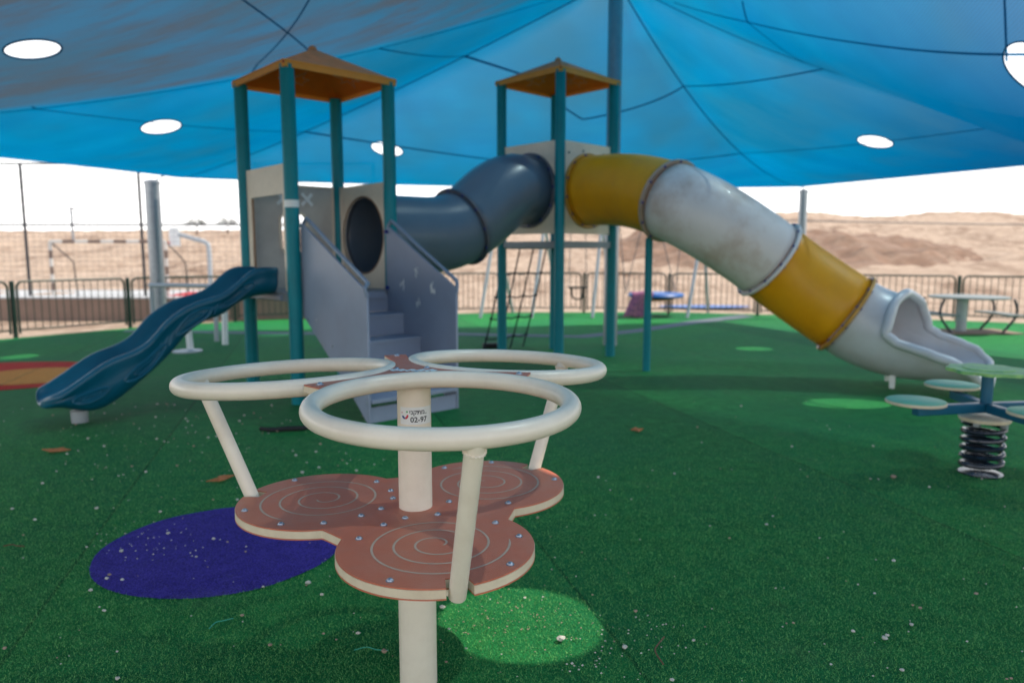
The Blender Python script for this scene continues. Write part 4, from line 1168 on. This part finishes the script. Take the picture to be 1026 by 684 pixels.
# tall sports-court fence behind the left part
tf = empty('court_fence', (-10, 22, 0), 'tall thin wire mesh court fence with slim dark poles on the far left', 'fence')
X0 = -19.0
for k in range(5):
    x = X0 + 3.65 * k + .1; MB().tube([(x, 23, -.03), (x, 23, 4.15)], .045, 10).build('post', M['darkpaint'], tf)
for z in (2.25, 4.12): MB().tube([(X0, 23, z), (X0 + 14.7, 23, z)], .032, 8).build('rail', M['darkpaint'], tf)
mb = MB()
for k in range(27): mb.tube([(X0, 23, .05 + .152 * k), (X0 + 14.7, 23, .05 + .152 * k)], .0055, 3, caps=False)
for k in range(74): mb.tube([(X0 + .2 * k, 23, .0), (X0 + .2 * k, 23, 4.12)], .0035, 3, caps=False)
mb.build('wire_mesh', M['wire'], tf)

# low retaining wall and pale court beyond
wl_ = empty('retaining_wall', (-9.5, 15.2, 0), 'low tan concrete retaining wall behind the fence on the left', 'wall')
MB().box((-11.5, 15.4, .19), (14.5, .25, .46)).build('wall_body', M['concrete'], wl_, bevel=.01)
MB().box((-11.5, 15.4, .445), (14.6, .30, .045)).build('coping', M['court'], wl_, bevel=.01)
flat([(-26, 17.2), (-2.8, 17.8), (-3, 28), (-30, 28)], -.036, 'court', M['court'])
# red inflatable-like cover on the court
rows = []
for i in range(13):
    r = []
    for j in range(25):
        u, v = i / 12, j / 24; r.append((-10.6 + 3.6 * v, 21.4 + .8 * u, .0 + .33 * sin(pi * u) ** .5 * (sin(pi * v) ** .8) * (1 - .35 * v) * (.85 + .15 * sin(v * 9))))
    rows.append(r)
o = MB().sheet(rows).build('red_cover', M['red'], smooth=80); tag(o, 'low red fabric heap lying on the pale court behind the left fence', 'cover')

# goal frame
gl = empty('football_goal', (-12.6, 22.2, 0), 'white and black banded goal frame standing on the court', 'goal')
def banded(p, q, n, name):
    p, q = Vector(p), Vector(q)
    for k in range(n): MB().tube([p.lerp(q, k / n), p.lerp(q, (k + 1) / n)], .05, 8).build(name, M['faded'] if k % 2 == 0 else M['fadeddark'], gl)
banded((-14.0, 22.2, 0), (-14.0, 22.2, 1.70), 7, 'goal_post'); banded((-10.5, 22.2, 1.70), (-10.5, 22.2, 0), 7, 'goal_post'); banded((-14.0, 22.2, 1.72), (-10.5, 22.2, 1.72), 9, 'crossbar')
for x in (-14.0, -10.5): MB().tube([(x, 22.25, 1.7), (x + .25, 22.9, 1.1), (x + .3, 22.95, 0)], .022, 6).build('back_stay', M['darkpaint'], gl)
# basketball hoop
bh = empty('basketball_hoop', (-9.3, 25, 0), 'grey bent pole basketball hoop with small white backboard beyond the fence', 'basketball hoop')
MB().tube(smoothpath([(-10.35, 25, -.05), (-10.35, 25, 1.45), (-10.45, 25, 1.72), (-10.8, 25, 1.84), (-11.35, 25, 2.0)], 6), .075, 10).build('bent_pole', M['lightgrey'], bh)
MB().box((-11.5, 25, 1.92), (.35, .07, .62)).build('backboard', M['white'], bh, bevel=.01)
MB().tube([(-11.75 + .15 * cos(a), 24.85 + .15 * sin(a), 1.72) for a in [2 * pi * k / 14 for k in range(14)]], .015, 6, closed=True).build('hoop', M['red'], bh)
# grey frames with short feet (left middle)
gf = empty('exercise_frame', (-4.9, 10.9, 0), 'light grey steel bar frame behind the wavy slide', 'exercise frame')
MB().tube(smoothpath([(-5.9, 11.9, 0), (-5.9, 11.9, .80), (-5.86, 11.88, .86), (-5.0, 11.55, .87), (-4.72, 11.45, .86), (-4.68, 11.43, .80), (-4.68, 11.43, 0)], 5), .035, 10).build('bar_frame', M['lightgrey'], gf)
MB().tube(smoothpath([(-4.60, 10.3, 0), (-4.60, 10.3, .62), (-4.4, 10.6, .70), (-4.38, 11.0, .62), (-4.38, 11.0, 0)], 5), .045, 10).build('bar_frame', M['white'], gf)
MB().lathe((-4.60, 10.2, 0), [(.20, 0), (.20, .02), (.06, .03)], 20).build('foot_plate', M['lightgrey'], gf)

# ------------------------------------------------------------------ swing set in the middle distance
sw = empty('swing_set', (1.8, 16.2, 0), 'light grey A-frame swing set in the sun behind the second tower', 'swing set')
def P3(x, y, z): return V(x, y, z)
TOPZ = 2.02
for xt, xb in ((-.36, -.68), (.72, .42), (1.98, 1.72), (4.22, 3.75)):
    MB().tube([(xb, 15.5, 0), (xt, 16.2, TOPZ)], .035, 8).build('leg', M['lightgrey'], sw)
    MB().tube([(xt + .38, 17.0, 0), (xt, 16.2, TOPZ)], .035, 8).build('leg', M['lightgrey'], sw)
MB().tube([(-.42, 16.2, TOPZ), (4.30, 16.2, TOPZ)], .045, 10).build('top_beam', mat('cream_beam_paint', (.62, .60, .36), .5), sw)
def chain(a, b, parent): MB().tube([a, b], .009, 5).build('chain', M['wire'], parent)
bs = empty('bucket_swing', (1.46, 16.2, .38), 'small black bucket swing seat hanging from the grey swing set', 'swing')
chain((1.30, 16.2, TOPZ - .04), (1.26, 16.2, .62), bs); chain((1.62, 16.2, TOPZ - .04), (1.66, 16.2, .62), bs)
mb = MB()
for dy in (-.14, .14):
    mb.tube([(1.26, 16.2 + dy, .62), (1.66, 16.2 + dy, .62)], .018, 6)
    mb.tube(smoothpath([(1.32, 16.2 + dy, .62), (1.34, 16.2 + dy * .8, .42), (1.46, 16.2, .36), (1.58, 16.2 + dy * .8, .42), (1.60, 16.2 + dy, .62)], 4), .018, 6)
for x in (1.26, 1.66): mb.tube([(x, 16.06, .62), (x, 16.34, .62)], .018, 6)
mb.build('seat', M['black'], bs)
ns = empty('nest_swing', (3.1, 15.9, .40), 'flat blue swing platform hanging on long chains behind the slim teal post', 'swing')
MB().lathe((3.17, 16.0, .40), [(.30, .0), (.58, .02), (.62, .06), (.58, .11), (.30, .13)], 28).build('seat', M['swingblue'], ns)
MB().lathe((3.17, 16.0, .34), [(.20, .0), (.40, .04), (.42, .058)], 24).build('seat_underside', M['orange'], ns)
for x, xt in ((2.50, 2.62), (3.60, 3.5)):
    chain((xt - .25, 16.2, TOPZ - .04), (x, 15.95, .50), ns); chain((xt + .25, 16.2, TOPZ - .04), (x, 16.05, .50), ns)
# pink printed cloth draped off its left end
rows = []
for i in range(15):
    v = i / 14; r = []
    for j in range(11):
        u = j / 10
        x = 2.56 + .44 * u - (.0 if v < .3 else (v - .3) * .30); z = .555 - (.0 if v < .3 else (v - .3) * .74) - .015 * sin(u * 6 + v * 4); y = 15.36 - .06 * v + .03 * sin(u * 8 + v * 3) + (.45 * (1 - v / .3) if v < .3 else 0)
        r.append((x, y, z))
    rows.append(r)
o = MB().sheet(rows).build('printed_cloth', M['pink'], solid=.012, smooth=80); tag(o, 'pink and purple printed cloth draped over the left side of the blue swing', 'cloth')

# picnic table at the right
pt = empty('picnic_table', (8.0, 12.7, 0), 'grey round topped picnic table with curved legs by the right fence', 'picnic table')
TX, TY = 8.02, 12.75
MB().lathe((TX, TY, .60), [(.60, 0), (.62, .01), (.62, .03), (.60, .038)], 36).build('table_top', M['tablegrey'], pt)
MB().tube([(TX - .1, TY, 0), (TX - .1, TY, .60)], .085, 16).build('pedestal', M['lightgrey'], pt)
for sg in (-1, 1):
    for dy in (-.3, .3):
        MB().tube(smoothpath([(TX + sg * .42, TY + dy, .0), (TX + sg * .62, TY + dy, .25), (TX + sg * .66, TY + dy, .42), (TX + sg * .60, TY + dy, .60)], 5), .022, 8).build('curved_leg', M['spring'], pt)
    MB().box((TX + sg * .55, TY, .33), (.30, .9, .03)).build('bench_seat', M['tablegrey'], pt, bevel=.006)
MB().box((TX, TY, .012), (1.5, .8, .02)).build('floor_plate', M['concrete'], pt, bevel=.004)

# ------------------------------------------------------------------ far things
lp = empty('street_lamp', (-36, 60, 3), 'thin dark lamp post far off on the sandy ridge at the left', 'street lamp')
bx_, by_ = -35.9, 60.0; gz = ridge(bx_, by_)
MB().tube([(bx_, by_, gz - .2), (bx_, by_, 4.9)], .11, 8).build('shaft', M['steel'], lp)
MB().box((bx_ + .25, by_, 4.95), (.8, .25, .16)).build('lamp_head', M['steel'], lp, bevel=.02)
def far_tree(px, D, label):
    x = (px - 513) / 727.6 * D; gz = ridge(x, D)
    t = empty('desert_tree', (x, D, gz), label, 'tree', 'small trees on the skyline')
    MB().tube([(x, D, gz - .2), (x + .1, D, gz + .7), (x + .05, D, gz + 1.3)], [.13, .09, .05], 8).build('trunk', M['bark'], t)
    rn = random.Random(int(px)); mb = MB()
    for k in range(420):
        a = rn.uniform(0, 2 * pi); b = rn.uniform(-.5, 1); rr = rn.random() ** .4
        p = V(x + cos(a) * rr * 1.35 * sqrt(max(.1, 1 - b * b)), D + sin(a) * rr * 1.2, gz + 1.55 + b * .75 * rr)
        u = V(rn.uniform(-1, 1), rn.uniform(-1, 1), rn.uniform(-1, 1)).normalized(); w2 = u.orthogonal().normalized(); s_ = rn.uniform(.08, .18)
        mb.add([p, p + u * s_, p + w2 * s_], [(0, 1, 2)])
    mb.build('crown', M['bush'], t, smooth=0, fixn=False)
far_tree(200, 92, 'left one of two small round trees on the sandy skyline'); far_tree(231, 92, 'right one of two small round trees on the sandy skyline')
# power cable across the right hillside
cb = empty('power_cable', (20, 40, 3), 'dark cable hanging across the sandy hillside at the right', 'cable')
MB().tube([(lerp(11, 46, k / 20), lerp(34, 40, k / 20), 2.75 + .012 * (k - 10) ** 2 * .12) for k in range(21)], .035, 5).build('wire', M['darkpaint'], cb)
for x, y, h in ((11, 34, 2.9), (46, 40, 3.1)): MB().tube([(x, y, ridge(x, y) - .3), (x, y, h)], .07, 6).build('cable_post', M['darkpaint'], cb)
# ------------------------------------------------------------------ litter on the turf
def gpt(px, py):
    f = 727.6; rx = (px - 513) / f; ru = (342 - py) / f; c, s = cos(.1222), sin(.1222)
    dy = c + ru * s; dz = -s + ru * c; t = -1.4 / dz; return rx * t, dy * t
def stone_mesh(mb, x, y, r, rn, z=.004):
    pts_ = []
    for i in range(4):
        for k in range(7):
            a = 2 * pi * k / 7 + i; ph = [.2, .9, 1.7, 2.6][i]
            q = r * rn.uniform(.75, 1.2); pts_.append((x + cos(a) * sin(ph) * q, y + sin(a) * sin(ph) * q * .8, z + r * .45 + cos(ph) * q * .55))
    n = len(mb.v); fs = []
    for i in range(3):
        for k in range(7): l = (k + 1) % 7; fs.append((i * 7 + k, i * 7 + l, (i + 1) * 7 + l, (i + 1) * 7 + k))
    fs += [tuple(range(7)), tuple(range(21, 28))[::-1]]
    mb.add(pts_, fs)
rn = random.Random(11); mb = MB(); mb2 = MB()
for k in range(470):
    if rn.random() < .45: x, y = gpt(rn.uniform(60, 420), 405 + abs(rn.gauss(0, 60)))
    else: x, y = gpt(rn.uniform(-20, 1040), rn.uniform(395, 690))
    stone_mesh(mb if rn.random() < .7 else mb2, x, y, rn.choice((.0022, .003, .003, .004, .005, .0075)) * (1 + y * .07), rn, .010)
for (cx, cy, n, s) in ((150, 545, 55, 32), (520, 625, 120, 42), (640, 640, 40, 30), (600, 668, 20, 20)):
    for k in range(n):
        x, y = gpt(rn.gauss(cx, s), min(683, rn.gauss(cy, s * .35))); stone_mesh(mb2 if cx == 520 else mb, x, y, rn.choice((.0018, .0025, .003, .004)), rn, .009)
tag(mb.build('pebble_litter', M['stone'], fixn=False, smooth=0), 'tiny pale pebbles scattered over the green turf', 'pebbles', kind='stuff')
tag(mb2.build('grit_litter', M['stone_tan'], fixn=False, smooth=0), 'tiny tan grit crumbs scattered over the green turf', 'grit', kind='stuff')
for (px, py, r, lb, m_) in ((562, 643, .017, 'pale chipped stone at the edge of the round sun patch', 'stone'), (886, 642, .012, 'white stone alone on the dark turf at the lower right', 'stone'), (913, 628, .009, 'flat white pebble on the turf right of the white stone', 'stone'), (626, 651, .012, 'cream stone lying below and right of the sun patch', 'stone'),
                         (895, 480, .022, 'brown stone near the coil spring', 'stone_tan'), (385, 655, .012, 'brown crumb of stone left of the spinner post foot', 'stone_tan'), (309, 586, .013, 'pale pebble just below the violet marking', 'stone'), (122, 554, .011, 'white pebble on the left part of the violet marking', 'stone'), (443, 611, .013, 'pale stone beside the spinner post at the sun patch', 'stone'), (97, 511, .012, 'white pebble on green turf above left of the violet marking', 'stone'), (303, 475, .014, 'white pebble behind the left round seat', 'stone')):
    x, y = gpt(px, py); mb = MB(); stone_mesh(mb, x, y, r, rn, .008)
    tag(mb.build('stone', M[m_], smooth=25), lb, 'stone')
# orange scraps
for (px, py, s_, lb, shp) in ((58, 452, .095, 'flat orange triangular scrap on the turf at the far left', 0), (221, 481, .085, 'flat orange scrap on the turf left of the spinner', 1), (637, 432, .075, 'flat orange scrap on the turf right of the spinner', 2)):
    x, y = gpt(px, py)
    base_ = [(-1, -.25), (-.2, -.05), (.0, .55), (.25, .1), (1, .0), (.35, -.35), (.1, -.8), (-.2, -.45)]
    ang = shp * .7; mb = MB(); n = len(base_)
    p_ = [(x + s_ * (a * cos(ang) - b * sin(ang)), y + s_ * 1.3 * (a * sin(ang) + b * cos(ang))) for a, b in base_]
    vs = [(a, b, .012 + .012 * (i % 3 == 0)) for i, (a, b) in enumerate(p_)] + [(x, y, .022)]
    mb.add(vs, [(i, (i + 1) % n, n) for i in range(n)])
    tag(mb.build('orange_scrap', M['leaf_orange'], solid=.003, smooth=0), lb, 'scrap')
# dark rubber strap lying on the turf
x, y = gpt(284, 432)
o = MB().tube(smoothpath([(x - .19, y + .03, .016), (x - .08, y - .02, .018), (x + .03, y + .0, .022), (x + .12, y + .02, .02), (x + .21, y + .07, .016)], 5), [.016] * 3 + [.02] * 15 + [.014] * 3, 8).build('rubber_strap', M['black'])
tag(o, 'black rubber strap lying on the turf behind the spinner hoops', 'strap')
# twigs and strings
for (px, py, dx, dy, m_, lb) in ((14, 550, .05, .0, 'twig', 'short brown twig on the turf at the left edge'), (665, 655, .02, .09, 'twig', 'thin brown stalk on the turf right of the sun patch'), (222, 628, .03, .04, 'mintstring', 'small mint green curl of string below the violet marking'), (372, 655, .06, .0, 'mintstring', 'mint green string beside the spinner post')):
    x, y = gpt(px, py)
    o = MB().tube(smoothpath([(x - dx, y - dy, .016), (x - dx * .3 - dy * .3, y - dy * .2 + dx * .2, .02), (x + dx * .3 - dy * .2, y + dy * .4, .018), (x + dx, y + dy, .015)], 5), .0016 if m_ == 'mintstring' else .0028, 5).build('twig' if m_ == 'twig' else 'string', M[m_])
    tag(o, lb, 'twig' if m_ == 'twig' else 'string')
